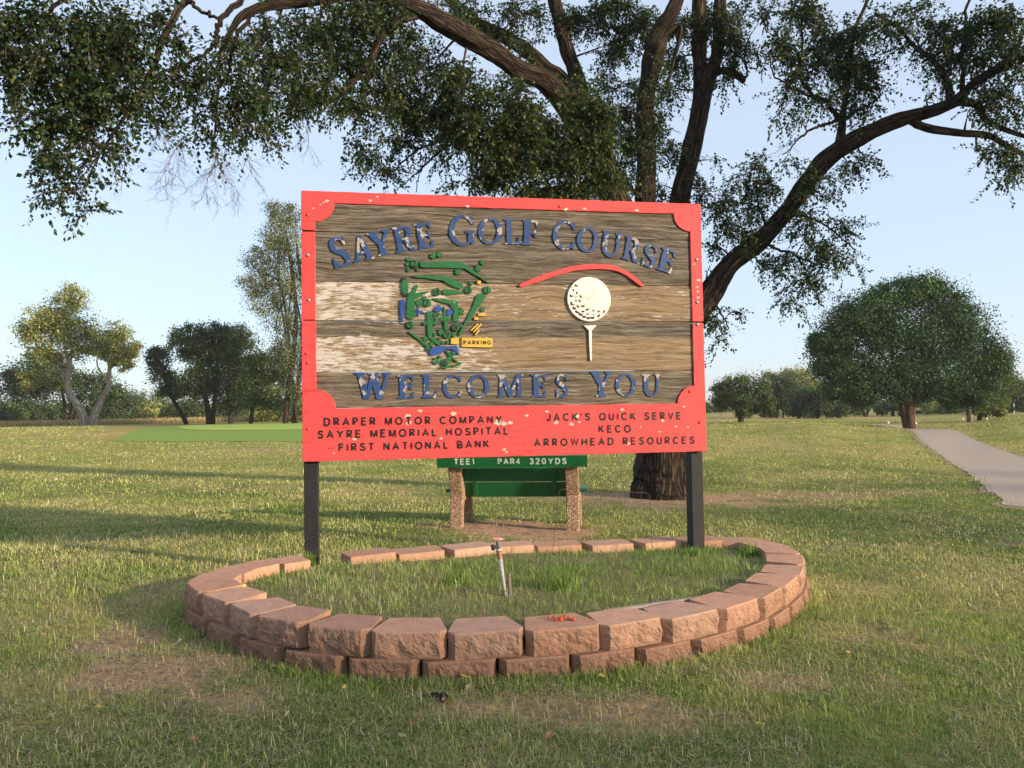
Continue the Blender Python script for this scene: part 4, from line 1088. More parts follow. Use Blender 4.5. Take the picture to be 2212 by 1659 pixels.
def far_tree(name, label, base, depth, clumps, trunks, cols, wts, leaf=.22, dens=1.0, bark=None, group=None, seed=1, spread=.85, sub=4.0, droop=0.0, limbs=True, thin=1.0):
    """tree placed at pixel base; clumps (px,py,rx,ry[,ddepth]) give its crown, trunks are lists of (px,py,r_px)"""
    r = np.random.default_rng(seed)
    bp = P(base[0], base[1], depth)
    gz = float(hz(bp[0], bp[1]))
    root = empty(name, (bp[0], bp[1], gz))
    tag(root, label, 'tree', group)
    s = depth / F_PX
    off = np.array([bp[0], bp[1], gz])
    bb = MB()
    tops = []
    for tr in trunks:
        pts = np.array([[*P(a, c, depth), q * s] for a, c, q in tr])
        pts[0, 2] = min(pts[0, 2], float(hz(pts[0, 0], pts[0, 1])) - .15)
        sp = spline(pts, 5)
        bb.tube(sp[:, :3] - off, np.maximum(sp[:, 3], .02), 9, wob=.18, seed=seed)
        tops.append(sp)
    pos, nr, cl = [], [], []
    for ci, cpl in enumerate(clumps):
        px, py, rx, ry = cpl[:4]; dd = cpl[4] if len(cpl) > 4 else 0
        c = P(px, py, depth + dd)
        R3 = np.array([rx * s, ry * s, max(rx, ry) * s * spread])
        if limbs and tops:
            sp = min(tops, key=lambda t: min(np.linalg.norm(t[len(t) // 2:, :3] - c, axis=1))); k = int(len(sp) * r.uniform(.45, .95))
            a = sp[min(k, len(sp) - 1)]
            m = (a[:3] + c) / 2 + r.normal(0, .1, 3) * np.linalg.norm(c - a[:3])
            bb.tube(spline(np.array([a[:3], m, c]), 4) - off, np.linspace(max(a[3] * .5, .03), .02, 9), 6)
        n = int(dens * sub * (2 + (rx * ry) ** .5 / 9))
        u = unit(r.normal(size=(n, 3))) * (r.uniform(0.15, 1, (n, 1)) ** .45)
        u[:, 2] *= 1.0
        cc = c + (u[:, :1] * CAM_X * R3[0] + u[:, 1:2] * CAM_U * R3[1] + u[:, 2:] * CAM_F * R3[2])
        shade = np.exp(r.normal(0, .33, n))
        for q in range(n):
            m = int(r.uniform(110, 200) * thin)
            sz = min(R3[0], R3[1]) * r.uniform(.2, .46)
            off_ = r.normal(size=(m, 3)) * np.array([sz, sz, sz * .75])
            off_[:, 2] -= droop * np.abs(r.normal(size=m)) * sz
            pos.append(cc[q] + off_); nr.append(unit(off_ + np.array([0, 0, .3 * sz])))
            cl.append(palette(m, cols, wts, r, .18) * shade[q])
    pos = np.vstack(pos); cl = np.vstack(cl); nr = np.vstack(nr)
    keep = pos[:, 2] > hz(pos[:, 0], pos[:, 1]) + .15
    pos, cl, nr = pos[keep], cl[keep], nr[keep]; n = len(pos)
    dv = unit(r.normal(size=(n, 3)) + np.array([0, 0, -.3 - droop]))
    nv = unit(nr + r.normal(size=(n, 3)) * .38)
    ln = leaf * .62 * r.uniform(.7, 1.5, n)
    bb.build('trunk', bark or M_BARKD, root, True)
    leaf_mesh('crown', pos - off, dv, nv, ln, ln * r.uniform(.28, .45, n), cl, M_LEAFB, root)
    return root

DG = [(.028, .050, .018), (.042, .070, .024), (.062, .092, .03), (.10, .125, .04)]
MG = [(.035, .06, .018), (.055, .09, .025), (.085, .125, .035), (.12, .15, .045)]
YG = [(.075, .105, .03), (.16, .19, .05), (.27, .28, .07), (.40, .34, .10)]
OG = [(.065, .085, .035), (.11, .13, .055), (.16, .17, .075), (.24, .21, .10)]

# left: yellowing cottonwood with two pale trunks
far_tree('cottonwood_tree', 'yellowing tree with two pale bare trunks in a V, far left', (192, 919), 72,
         [(150, 650, 36, 30), (110, 690, 55, 32), (160, 705, 55, 40), (75, 715, 40, 24), (130, 745, 70, 34), (200, 745, 42, 28), (250, 720, 30, 26), (275, 750, 30, 22), (245, 765, 30, 20), (100, 765, 45, 18), (75, 822, 36, 16), (112, 822, 22, 12), (262, 785, 20, 14)],
         [[(184, 922, 9), (180, 900, 8.5), (165, 872, 7.5), (148, 845, 7), (146, 815, 6), (149, 785, 5), (140, 750, 3), (145, 690, 2)], [(199, 922, 10), (205, 895, 8), (218, 865, 6.5), (233, 835, 5), (236, 805, 4.5), (240, 780, 4), (252, 750, 2.5), (258, 715, 1.5)]],
         YG, [3, 4, 4, 2], .26, .8, mat_bark('white_bark', (.22, .18, .14), (.62, .55, .46), .6), seed=3)
far_tree('shade_tree', 'dark rounded tree behind the yellowing two-trunk tree', (150, 919), 82,
         [(70, 800, 55, 36), (120, 830, 70, 34), (40, 830, 40, 30), (190, 840, 60, 34), (110, 800, 40, 28), (230, 850, 40, 24)],
         [[(143, 922, 3), (141, 890, 3), (135, 850, 3), (120, 810, 2)], [(163, 922, 3), (165, 890, 3), (170, 850, 2)], [(153, 922, 2), (154, 880, 2), (150, 840, 2)]], DG, [3, 4, 3, 1], .30, 1.0, seed=4)
ED = [('bushy green tree at the far left edge of the tree line', 10, 880, 60, 32, MG, 92), ('low dark tree second from the left edge of the tree line', 75, 890, 50, 25, DG, 96), ('dark cedar at the foot of the yellowing tree', 262, 885, 28, 34, DG, 95),
      ('green tree with a pale rounded top in the tree line gap', 290, 865, 24, 26, MG, 120), ('light green bushy tree left of the leaning dark tree', 325, 892, 34, 26, YG, 98), ('mid green cedar under the leaning dark tree', 350, 880, 30, 36, MG, 105), ('small green cedar between gap and leaning tree', 230, 895, 26, 22, DG, 100)]
for k, (lab, px, py, rx, ry, pal, dp) in enumerate(ED):
    far_tree('background_tree', lab, (px, 920), dp, [(px, py, rx, ry), (px - rx * .5, py + ry * .5, rx * .7, ry * .6), (px + rx * .5, py + ry * .5, rx * .7, ry * .6)], [[(px, 921, 3), (px, py, 2)]], pal, [3, 4, 2, .6], .34, .9, seed=20 + k, limbs=False)
far_tree('leaning_tree', 'small dark tree leaning left beside the dark pair', (405, 918), 66,
         [(345, 780, 28, 24), (350, 810, 28, 22), (365, 835, 28, 22), (335, 765, 16, 14), (380, 850, 22, 16)],
         [[(404, 920, 5), (392, 893, 4.5), (375, 865, 4), (362, 830, 3), (348, 785, 2)]], DG, [4, 4, 2, .5], .22, .75, seed=30)
far_tree('dark_elm_tree', 'dark broad tree with forked trunk, left of the tall willow', (455, 916), 64,
         [(410, 720, 42, 22), (440, 745, 48, 30), (400, 750, 34, 26), (430, 790, 46, 34), (465, 720, 34, 22), (420, 830, 40, 30), (450, 820, 40, 30), (490, 760, 30, 30)],
         [[(452, 918, 6), (450, 890, 5.5), (445, 860, 5), (436, 800, 4), (415, 740, 2)], [(461, 918, 4), (462, 880, 4), (468, 830, 3.5), (470, 760, 2)]], DG, [5, 4, 2, .5], .22, .95, seed=31)
far_tree('dark_elm_tree', 'dark dense tree standing just right of the forked dark tree', (497, 916), 68,
         [(510, 725, 36, 26), (520, 765, 48, 36), (500, 810, 46, 40), (530, 840, 40, 34), (495, 855, 34, 28), (545, 800, 30, 36)],
         [[(497, 918, 5), (500, 880, 4.5), (510, 820, 4), (512, 740, 2)]], DG, [5, 4, 2, .5], .24, 1.0, seed=32)
far_tree('green_ash_tree', 'lighter green drooping tree leaning on a dark slim trunk', (540, 916), 62,
         [(560, 790, 30, 34), (570, 830, 38, 36), (545, 850, 30, 26), (590, 860, 32, 26), (600, 800, 24, 30)],
         [[(541, 918, 4.5), (545, 885, 4), (555, 840, 3.5), (565, 790, 2)]], MG, [2, 4, 4, 1.5], .22, .9, seed=33, droop=.5)
far_tree('willow_tree', 'tall feathery willow-like tree rising behind the sign edge', (618, 916), 60,
         [(610, 455, 40, 26), (620, 490, 40, 34), (640, 540, 50, 40), (590, 520, 34, 26), (560, 560, 36, 26), (600, 590, 50, 36), (550, 610, 34, 26), (630, 630, 56, 40), (570, 650, 40, 26), (610, 690, 50, 30), (630, 740, 46, 36), (600, 770, 40, 30), (640, 800, 50, 40), (610, 840, 40, 26), (690, 560, 40, 60), (700, 680, 44, 60), (690, 800, 44, 50)],
         [[(617, 918, 6), (618, 890, 6), (622, 850, 6), (632, 780, 5), (640, 680, 4.5), (630, 580, 4), (618, 500, 2)], [(632, 780, 4), (660, 690, 4), (650, 600, 3), (640, 520, 2)], [(640, 690, 3), (612, 640, 2.5), (575, 590, 1.5)]],
         OG, [4, 5, 3, 1.0], .17, .75, seed=34, droop=.8)
far_tree('understory_tree', 'olive green bushy tree low at the left edge of the sign', (600, 916), 75,
         [(590, 885, 44, 24), (640, 880, 44, 30), (560, 895, 30, 18)], [[(600, 920, 3), (600, 880, 2)]], YG, [5, 4, 1, .2], .24, 1.0, seed=35, limbs=False)
far_tree('understory_tree', 'dark undergrowth tree below the dark pair of trees', (470, 916), 92,
         [(430, 890, 50, 24), (490, 890, 44, 26), (385, 892, 34, 22), (540, 890, 30, 22)], [[(470, 920, 3), (470, 880, 2)]], MG, [4, 3, 1, .2], .30, 1.0, seed=36, limbs=False)

# right side
far_tree('round_elm_tree', 'large dense dome-shaped tree beside the cart path, right', (1965, 926), 52,
         [(1940, 640, 60, 34), (1990, 625, 52, 30), (1880, 665, 60, 36), (1830, 700, 56, 36), (2040, 655, 52, 36), (2080, 700, 48, 40), (1800, 745, 48, 36), (1870, 730, 66, 44), (1950, 710, 76, 50), (2030, 735, 66, 50), (2100, 760, 50, 42), (2120, 810, 48, 40), (1790, 790, 42, 34), (1850, 800, 64, 40), (1930, 800, 70, 44), (2020, 815, 70, 46), (1830, 840, 50, 28), (1880, 850, 54, 26), (2080, 850, 50, 28), (1970, 850, 50, 22), (2150, 780, 30, 30), (1768, 740, 20, 24)],
         [[(1966, 928, 14), (1965, 915, 11), (1962, 890, 10.5), (1960, 870, 11), (1955, 840, 8), (1930, 780, 5), (1910, 700, 3)], [(1962, 885, 8), (1975, 855, 7), (1995, 810, 5), (2020, 730, 3)], [(1958, 880, 6), (1942, 862, 6), (1915, 835, 4), (1860, 790, 3)]],
         [(.018, .05, .013), (.028, .07, .018), (.044, .095, .025), (.08, .135, .038)], [4, 4, 3, 1.2], .20, 1.5, seed=40, bark=mat_bark('red_brown_bark', (.05, .028, .018), (.17, .10, .066), .7))
far_tree('dead_topped_tree', 'leafy tree with a broken split trunk behind the dome-shaped tree', (2097, 918), 62,
         [(2110, 845, 44, 26), (2070, 835, 36, 24), (2150, 830, 34, 30), (2165, 800, 24, 30), (2060, 870, 30, 16)],
         [[(2095, 920, 6), (2094, 905, 5.5), (2092, 885, 5), (2090, 865, 5)], [(2096, 905, 3), (2088, 893, 2), (2080, 880, 1)]], MG, [2, 4, 3, 1], .22, 1.0, seed=41, bark=M_BARKP)
far_tree('slim_tree', 'yellow-green drooping tree on a straight trunk at right', (2116, 918), 64,
         [(2130, 870, 36, 20), (2100, 875, 34, 18), (2145, 885, 26, 14)], [[(2116, 920, 4.5), (2116, 895, 4), (2118, 860, 3)]], YG, [4, 4, 1, .2], .22, .9, seed=42, droop=.4)
RT = [('mesquite_tree', 'fan-shaped green tree standing alone just right of the sign', (1600, 918), 66, [(1560, 845, 26, 20), (1585, 835, 36, 26), (1625, 835, 38, 26), (1600, 860, 48, 24), (1640, 865, 36, 20), (1565, 870, 30, 16), (1610, 885, 40, 13), (1650, 885, 22, 10)], [[(1600, 920, 6.5), (1601, 900, 5), (1602, 885, 5), (1610, 850, 3)], [(1601, 890, 3), (1580, 850, 2)]], MG, [3, 4, 2.5, 1], .20, .95),
      ('thicket_tree', 'grey green tree with twin stems over a dark cedar', (1682, 911), 90, [(1680, 830, 30, 24), (1690, 860, 34, 26), (1665, 850, 20, 20), (1700, 840, 26, 20)], [[(1678, 912, 2.5), (1680, 880, 2), (1676, 840, 1.5)], [(1690, 912, 2.5), (1694, 880, 2), (1705, 850, 1.5)]], DG, [2, 4, 3, 1], .26, .9),
      ('cedar_shrub', 'low dark cedar bush left of the twin stems', (1663, 911), 92, [(1665, 895, 14, 14), (1660, 902, 14, 10), (1675, 903, 14, 9)], [[(1665, 912, 2), (1665, 895, 1)]], DG, [5, 3, 1, .2], .24, 1.0),
      ('yellow_cottonwood_tree', 'tall yellow-green tree rising behind the right thicket', (1725, 908), 130, [(1725, 815, 34, 22), (1700, 825, 24, 20), (1745, 835, 26, 22), (1665, 812, 12, 14), (1715, 850, 36, 22)], [[(1725, 910, 2.5), (1725, 870, 2), (1728, 820, 1.2)]], YG, [2, 4, 3, 1.5], .36, .9),
      ('thicket_tree', 'dark tree with a stout trunk left of the dome-shaped tree', (1725, 911), 86, [(1735, 870, 28, 24), (1755, 850, 26, 24), (1765, 880, 30, 20), (1720, 885, 20, 16)], [[(1726, 912, 3.2), (1727, 895, 3), (1735, 870, 2)]], DG, [3, 4, 2, .8], .26, .95),
      ('thicket_tree', 'bushy dark tree touching the dome-shaped tree from the left', (1770, 911), 84, [(1780, 845, 26, 22), (1775, 870, 30, 22), (1800, 885, 34, 14), (1750, 890, 18, 12)], [[(1766, 912, 3), (1768, 890, 2.6), (1776, 850, 1.6)], [(1744, 911, 1.5), (1746, 890, 1)]], DG, [3, 4, 3, .8], .26, .95),
      ('background_tree', 'far low trees seen under the left skirt of the dome', (1850, 908), 105, [(1825, 885, 26, 12), (1800, 893, 22, 9), (1850, 885, 20, 12)], [[(1846, 910, 1.2), (1846, 890, 1)], [(1822, 910, 1.2), (1822, 890, 1)], [(1800, 910, 1), (1800, 895, 1)]], MG, [3, 4, 2, .5], .30, .7),
      ('background_tree', 'thick forked trunk tree seen under the dome left of its trunk', (1870, 912), 95, [(1870, 872, 40, 14), (1845, 868, 30, 12)], [[(1870, 913, 4), (1869, 898, 3.4), (1862, 882, 3)], [(1871, 898, 3), (1878, 880, 2.4)]], DG, [4, 4, 1, .4], .28, .9),
      ('background_tree', 'slender twin trunk tree between forked trunk and dome trunk', (1905, 911), 100, [(1900, 882, 26, 11), (1915, 875, 26, 12)], [[(1895, 912, 1.3), (1894, 885, 1)], [(1907, 912, 1.5), (1904, 885, 1.2)]], MG, [4, 4, 1, .4], .28, .8),
      ('background_tree', 'thick trunked tree right behind the dome tree trunk', (1932, 911), 98, [(1930, 878, 24, 12), (1945, 882, 20, 12)], [[(1930, 913, 3.6), (1929, 890, 3.2), (1928, 870, 2.4)], [(1943, 912, 2.4), (1944, 888, 2)]], DG, [4, 4, 1, .4], .28, .8),
      ('background_tree', 'hazy olive trees low between dome trunk and split trunk', (2010, 910), 105, [(2000, 885, 32, 18), (2030, 882, 30, 20), (1985, 900, 30, 12), (2015, 902, 30, 10)], [[(2005, 911, 1.6), (2005, 885, 1.2)]], YG, [6, 3, .5, .1], .30, .95),
      ('background_tree', 'dark low cedar left of the split trunk tree', (2048, 908), 100, [(2045, 890, 24, 18), (2060, 895, 20, 14)], [[(2048, 909, 1.6), (2048, 890, 1.2)]], DG, [5, 4, 1, .2], .28, 1.0),
      ('background_tree', 'dark tree mass at the right edge behind the dome', (2195, 903), 90, [(2180, 850, 30, 34), (2210, 850, 34, 34), (2200, 885, 44, 22), (2240, 870, 40, 36), (2165, 885, 26, 18)], [[(2190, 905, 2.5), (2190, 870, 2)]], DG, [5, 4, 1, .2], .30, 1.0),
      ('background_tree', 'distant grey tree just showing past the sign edge', (1545, 897), 150, [(1540, 878, 22, 12), (1560, 884, 20, 10), (1528, 885, 14, 10)], [[(1545, 898, 1.2), (1545, 880, 1)]], MG, [5, 4, 1, .2], .4, .7)]
for k, (nm, lab, bs, dp, cl, tr, pal, wt, lf, dn) in enumerate(RT):
    far_tree(nm, lab, bs, dp, cl, tr, pal, wt, lf, dn, seed=60 + k)
# far tree belts closing the horizon
def belt(label, px0, px1, depth, top, bot, pal, seed, lf=.7):
    r = np.random.default_rng(seed); pos, cl = [], []
    for px in np.arange(px0, px1, 7.0):
        h = (bot - top) * (.55 + .45 * fbm(np.array(px * .018), np.array(seed * 1.0), seed))
        d = depth * r.uniform(.95, 1.08)
        for _ in range(3):
            c = P(px + r.normal(0, 4), bot - h * r.uniform(.25, .85), d); s = d / F_PX
            m = 60; pos.append(c + r.normal(size=(m, 3)) * np.array([7 * s, 7 * s, h * .22 * s])); cl.append(palette(m, pal, [4, 4, 2, .3], r) * math.exp(r.normal(0, .25)))
    pos = np.vstack(pos); cl = np.vstack(cl); pos[:, 2] = np.maximum(pos[:, 2], hz(pos[:, 0], pos[:, 1]) + .1); n = len(pos)
    ln = lf * r.uniform(.7, 1.5, n)
    o = leaf_mesh('tree_belt', pos, unit(r.normal(size=(n, 3))), unit(r.normal(size=(n, 3)) + np.array([0, -.4, .8])), ln, ln * .42, cl, M_LEAFB, None)
    tag(o, label, 'woods', kind='stuff')
belt('far wood closing the left horizon behind the single trees', -300, 680, 125, 868, 912, DG, 90, .5)
belt('far wood behind the right-hand fairway under the sky', 1500, 2500, 210, 862, 893, DG, 91, .8)

# tawny rough along the foot of the left trees
def tuft_field(name, label, cx, cy, rx, ry, n, h, cols, seed):
    r = np.random.default_rng(seed)
    x = cx + r.uniform(-rx, rx, n); y = cy + r.uniform(-ry, ry, n)
    z = hz(x, y); pos = np.stack([x, y, z], 1)
    dv = unit(np.stack([r.normal(0, .35, n), r.normal(0, .35, n), np.ones(n)], 1)); ln = h * r.uniform(.5, 1.2, n)
    o = leaf_mesh(name, pos, dv, unit(r.normal(size=(n, 3)) + np.array([0, -1, 0])), ln, np.full(n, .03), palette(n, cols, [1] * len(cols), r), M_GRASS, None, .1)
    return tag(o, label, 'grass', kind='stuff')
tuft_field('dry_grass', 'tawny uncut grass at the foot of the left trees', -40, 78, 22, 3.2, 16000, .6, [(.34, .25, .13), (.42, .32, .18), (.26, .22, .10)], 95)

# small markers on the far tee and the pole
for k, (px, py, lab) in enumerate([(1977, 917, 'small white tee marker right of the dome tree trunk'), (1918, 916, 'small white tee marker left of the dome tree trunk'), (2079, 908, 'small white tee marker left of the split trunk'), (2130, 908, 'small white tee marker right of the slim trunk')]):
    q = G(px, py); bb = MB(); bb.lathe([(.05, 0), (.12, .04), (.13, .12), (.08, .2), (.02, .23)], 10)
    o = bb.build('tee_marker', M_TANK, None, True); o.location = (q[0], q[1], float(hz(q[0], q[1]))); tag(o, lab, 'tee marker', 'white tee markers')
q = P(2191, 902, 80); gz = float(hz(q[0], q[1]))
pole = empty('marker_pole', (q[0], q[1], gz)); tag(pole, 'thin white and black striped marker pole by the right dark trees', 'pole')
for k in range(4):
    bb = MB(); bb.lathe([(.05, k * .36), (.05, k * .36 + .355)], 8); bb.build('pole_band', M_TANK if k % 2 == 0 else M_POST, pole)
q = P(1524, 890, 190); gz = float(hz(q[0], q[1]))
tank = empty('white_shed', (q[0], q[1], gz)); tag(tank, 'tiny white arched shed far away just past the sign edge', 'shed')
bb = MB(); bb.prism([(-1.4, 0), (1.4, 0), (1.4, 1.3), (1.0, 2.0), (.4, 2.35), (-.4, 2.35), (-1.0, 2.0), (-1.4, 1.3)], lambda p, s: (p[0], -1.5 if s == 0 else 1.5, p[1])); bb.build('wall', M_TANK, tank)

# ------------------------------------------------------------------ the big elm
D0 = 14.3
LB = []      # limbs: rows of (px,py,depth,r_px)
def limb(*rows): LB.append(np.array(rows, float))
limb((1428, 1066, 14.3, 76), (1430, 1048, 14.3, 65), (1431, 1025, 14.3, 58), (1432, 980, 14.3, 54), (1433, 880, 14.3, 55), (1428, 760, 14.3, 62), (1410, 660, 14.3, 52), (1397, 560, 14.3, 34), (1393, 428, 14.3, 22), (1395, 335, 14.3, 20.5), (1393, 242, 14.2, 20), (1402, 167, 14.2, 21), (1413, 112, 14.1, 22), (1424, 74, 14.1, 20), (1450, 30, 14.0, 16), (1467, -15, 14.0, 14), (1480, -90, 13.8, 11))
limb((1435, 820, 14.3, 44), (1478, 716, 14.2, 37), (1532, 639, 14.1, 29), (1579, 569, 14.0, 24.5), (1643, 518, 13.9, 23), (1699, 458, 13.8, 21), (1731, 412, 13.7, 20), (1778, 352, 13.6, 20.5), (1824, 315, 13.5, 20.5), (1889, 282, 13.3, 18.5), (1954, 255, 13.1, 17), (2023, 236, 12.9, 15), (2069, 214, 12.8, 14), (2097, 185, 12.7, 10), (2148, 153, 12.5, 10), (2212, 125, 12.3, 9), (2290, 100, 12, 8))
limb((2069, 218, 12.8, 11), (2111, 227, 12.7, 9), (2130, 259, 12.6, 7), (2167, 278, 12.5, 6), (2230, 300, 12.3, 4))
limb((1965, 258, 13.1, 10), (1985, 270, 13.0, 10), (2018, 280, 12.9, 10), (2074, 287, 12.7, 9), (2134, 292, 12.6, 8), (2176, 315, 12.5, 6), (2230, 345, 12.4, 4))
limb((1812, 318, 13.5, 12), (1819, 273, 13.5, 9), (1822, 245, 13.5, 7), (1833, 162, 13.6, 5.5), (1845, 69, 13.7, 4.5), (1870, 10, 13.7, 4), (1890, -60, 13.7, 3))
limb((1819, 262, 13.5, 6), (1787, 222, 13.5, 5), (1750, 199, 13.5, 4.5), (1727, 157, 13.6, 4), (1734, 102, 13.6, 3), (1729, 20, 13.7, 2))
limb((1787, 222, 13.5, 3.5), (1740, 203, 13.4, 3), (1704, 185, 13.3, 2.5), (1671, 162, 13.3, 2), (1660, 111, 13.3, 1.4))
limb((1817, 255, 13.5, 4), (1780, 270, 13.4, 3.5), (1745, 285, 13.3, 3), (1715, 310, 13.2, 2), (1690, 335, 13.2, 1.4))
limb((1822, 262, 13.5, 4), (1850, 240, 13.4, 3.5), (1880, 225, 13.3, 2.5), (1905, 205, 13.3, 1.6))
limb((2053, 212, 12.8, 10), (2042, 171, 12.8, 8), (2014, 130, 12.9, 7), (1972, 97, 13, 5), (1940, 60, 13, 4), (1889, 28, 13, 3))
limb((2079, 208, 12.8, 7), (2079, 139, 12.8, 5), (2083, 69, 12.9, 4), (2093, -10, 12.9, 3))
# stem B and its fork
limb((1436, 760, 14.4, 46), (1452, 620, 14.5, 40), (1466, 470, 14.6, 28), (1472, 417, 14.6, 25), (1495, 324, 14.7, 24), (1514, 231, 14.7, 21), (1523, 185, 14.7, 21), (1549, 116, 14.7, 15), (1556, 0, 14.8, 14), (1562, -90, 14.8, 11))
limb((1500, 300, 14.75, 20), (1510, 231, 14.75, 18), (1515, 170, 14.75, 18), (1512, 116, 14.8, 17), (1509, 0, 14.9, 17), (1505, -90, 15, 14))
limb((1535, 165, 14.7, 11), (1560, 153, 14.6, 9), (1588, 160, 14.5, 9), (1607, 176, 14.4, 6))
limb((1607, 172, 14.4, 3), (1613, 157, 14.4, 2.5), (1609, 111, 14.4, 2), (1625, 70, 14.4, 1.5))
# limb C, running to the upper left and towards the viewer
limb((1420, 720, 14.2, 44), (1380, 560, 14.0, 40), (1310, 390, 13.6, 32), (1238, 250, 13.2, 27), (1179, 179, 12.9, 25), (1123, 153, 12.7, 23), (1067, 112, 12.5, 24), (1011, 82, 12.2, 25), (956, 48, 11.9, 24), (911, 22, 11.6, 21), (866, 5, 11.3, 18), (807, -14, 11, 16), (720, -8, 10.5, 15), (645, 3, 10.2, 14.5), (590, 8, 9.9, 13), (545, 22, 9.7, 11), (518, 38, 9.6, 9), (503, 60, 9.5, 7), (484, 95, 9.4, 5), (474, 129, 9.4, 4.4), (471, 193, 9.3, 3.4), (464, 290, 9.3, 2))
limb((560, 14, 9.8, 6), (515, 70, 9.6, 5), (503, 100, 9.5, 4), (496, 139, 9.5, 4), (493, 168, 9.5, 3), (506, 210, 9.4, 2.2), (532, 258, 9.3, 1.5))
limb((545, -20, 9.8, 9), (496, 19, 9.6, 7), (471, 58, 9.4, 6), (461, 100, 9.3, 5), (419, 129, 9.2, 4), (387, 145, 9.1, 3.6), (348, 158, 9, 3.4), (335, 180, 9, 3), (290, 226, 8.9, 2.4))
limb((720, -12, 10.5, 12), (600, -60, 9.8, 11), (470, -45, 9.3, 10), (397, 6, 9.1, 8.5), (371, 48, 9, 8), (348, 93, 8.9, 7.4), (332, 145, 8.8, 6.5), (306, 193, 8.7, 5.5), (284, 232, 8.6, 4.6), (251, 280, 8.5, 3.6), (226, 316, 8.5, 2.6), (205, 352, 8.5, 2))
limb((470, -45, 9.3, 8), (330, -60, 8.8, 7), (200, -30, 8.4, 6), (110, 20, 8.2, 5), (40, 70, 8.1, 4))
limb((405, 0, 9.1, 5), (430, 20, 9, 4.5), (470, 40, 8.9, 4))
limb((371, 50, 9, 4), (330, 55, 8.9, 3.4), (290, 50, 8.8, 3), (230, 70, 8.7, 2.4))
limb((284, 232, 8.6, 3.4), (255, 250, 8.6, 3), (215, 270, 8.5, 2.4), (170, 290, 8.5, 1.8))
limb((905, 26, 11.6, 14), (866, 41, 11.4, 12), (825, 74, 11.3, 10), (803, 123, 11.2, 9), (770, 167, 11.1, 7), (732, 208, 11, 5), (680, 227, 10.9, 3))
limb((803, 123, 11.2, 5), (790, 165, 11.2, 4), (805, 200, 11.2, 3), (820, 230, 11.2, 2))
# limb D and stem E
limb((1385, 600, 14.5, 34), (1330, 420, 14.6, 28), (1260, 260, 14.8, 21), (1216, 175, 14.9, 18), (1179, 149, 14.9, 17), (1134, 108, 15, 17), (1086, 78, 15, 15), (1030, 48, 15.1, 12), (960, -10, 15.2, 9))
limb((1390, 600, 14.6, 34), (1320, 390, 14.8, 27), (1262, 220, 14.9, 20), (1241, 149, 14.9, 18), (1227, 112, 14.9, 17.5), (1216, 74, 14.9, 17), (1205, 30, 14.9, 16), (1194, -10, 14.9, 15), (1180, -90, 15, 12))
limb((1391, 430, 14.2, 5), (1365, 409, 13.9, 4.5), (1320, 353, 13.5, 4.5), (1280, 320, 13.2, 4), (1216, 272, 12.9, 3))
limb((1395, 440, 14.2, 4), (1366, 412, 13.9, 4), (1310, 400, 13.6, 3.6), (1268, 394, 13.4, 3))
limb((1240, 330, 13.4, 6), (1150, 300, 13.2, 5), (1030, 290, 13.0, 4), (930, 310, 12.8, 3), (870, 350, 12.7, 2.2), (835, 385, 12.6, 1.5))
limb((1030, 290, 13, 3), (960, 320, 12.8, 2.4), (915, 360, 12.7, 2), (875, 395, 12.7, 1.4), (850, 415, 12.7, 1.0))
limb((920, 345, 12.7, 1.8), (905, 380, 12.7, 1.4), (898, 415, 12.7, 1.0))
limb((1424, 90, 14.1, 8), (1470, 60, 14, 6), (1440, 190, 14, 3))
limb((1643, 520, 13.9, 5), (1650, 480, 13.8, 4), (1635, 430, 13.7, 3), (1640, 370, 13.7, 2))
limb((1699, 462, 13.8, 4), (1750, 470, 13.6, 3), (1800, 500, 13.5, 2.2), (1850, 540, 13.4, 1.4))
limb((1640, 525, 13.9, 4), (1700, 545, 13.7, 3), (1760, 570, 13.6, 2), (1790, 580, 13.5, 1.3))
limb((1535, 640, 14.1, 3), (1530, 610, 14, 2.2), (1523, 585, 14, 1.6))
limb((1540, 645, 14.1, 3), (1560, 680, 14, 2.2), (1575, 710, 14, 1.5))

elm = empty('elm_tree', P(1430, 1058, D0))
elm.location.z = float(hz(elm.location.x, elm.location.y))
EO = np.array(elm.location)
tag(elm, 'huge spreading elm with dark furrowed limbs arching over the sign', 'tree')
tb_, limb_pts = MB(), []
for k, L in enumerate(LB):
    w = np.array([[*P(a, c, d), q * (1 if k == 0 else .9) * d / F_PX] for a, c, d, q in L])
    sp = spline(w, 7)
    big = sp[0, 3] > .06
    sp[:, 3] *= 1 + (fbm(np.arange(len(sp)) * .35, np.full(len(sp), k * 3.1), 5) - .5) * (.22 if big else .1)
    if not big: sp[1:-1, :3] += rng.normal(0, .012, (len(sp) - 2, 3))
    if k == 0: sp[0, 2] -= .15
    if sp[0, 3] > .25: tb_.tube(spline(sp, 3)[:, :3] - EO, spline(sp, 3)[:, 3], 40, wob=.16, seed=k)
    elif big: tb_.tube(spline(sp, 2)[:, :3] - EO, spline(sp, 2)[:, 3], 18, wob=.18, seed=k)
    else: tb_.tube(sp[:, :3] - EO, np.maximum(sp[:, 3], .004), 7, seed=k)
    limb_pts.append(sp)
tb_.build('trunk', M_BARK, elm, True)
LP = np.vstack(limb_pts)

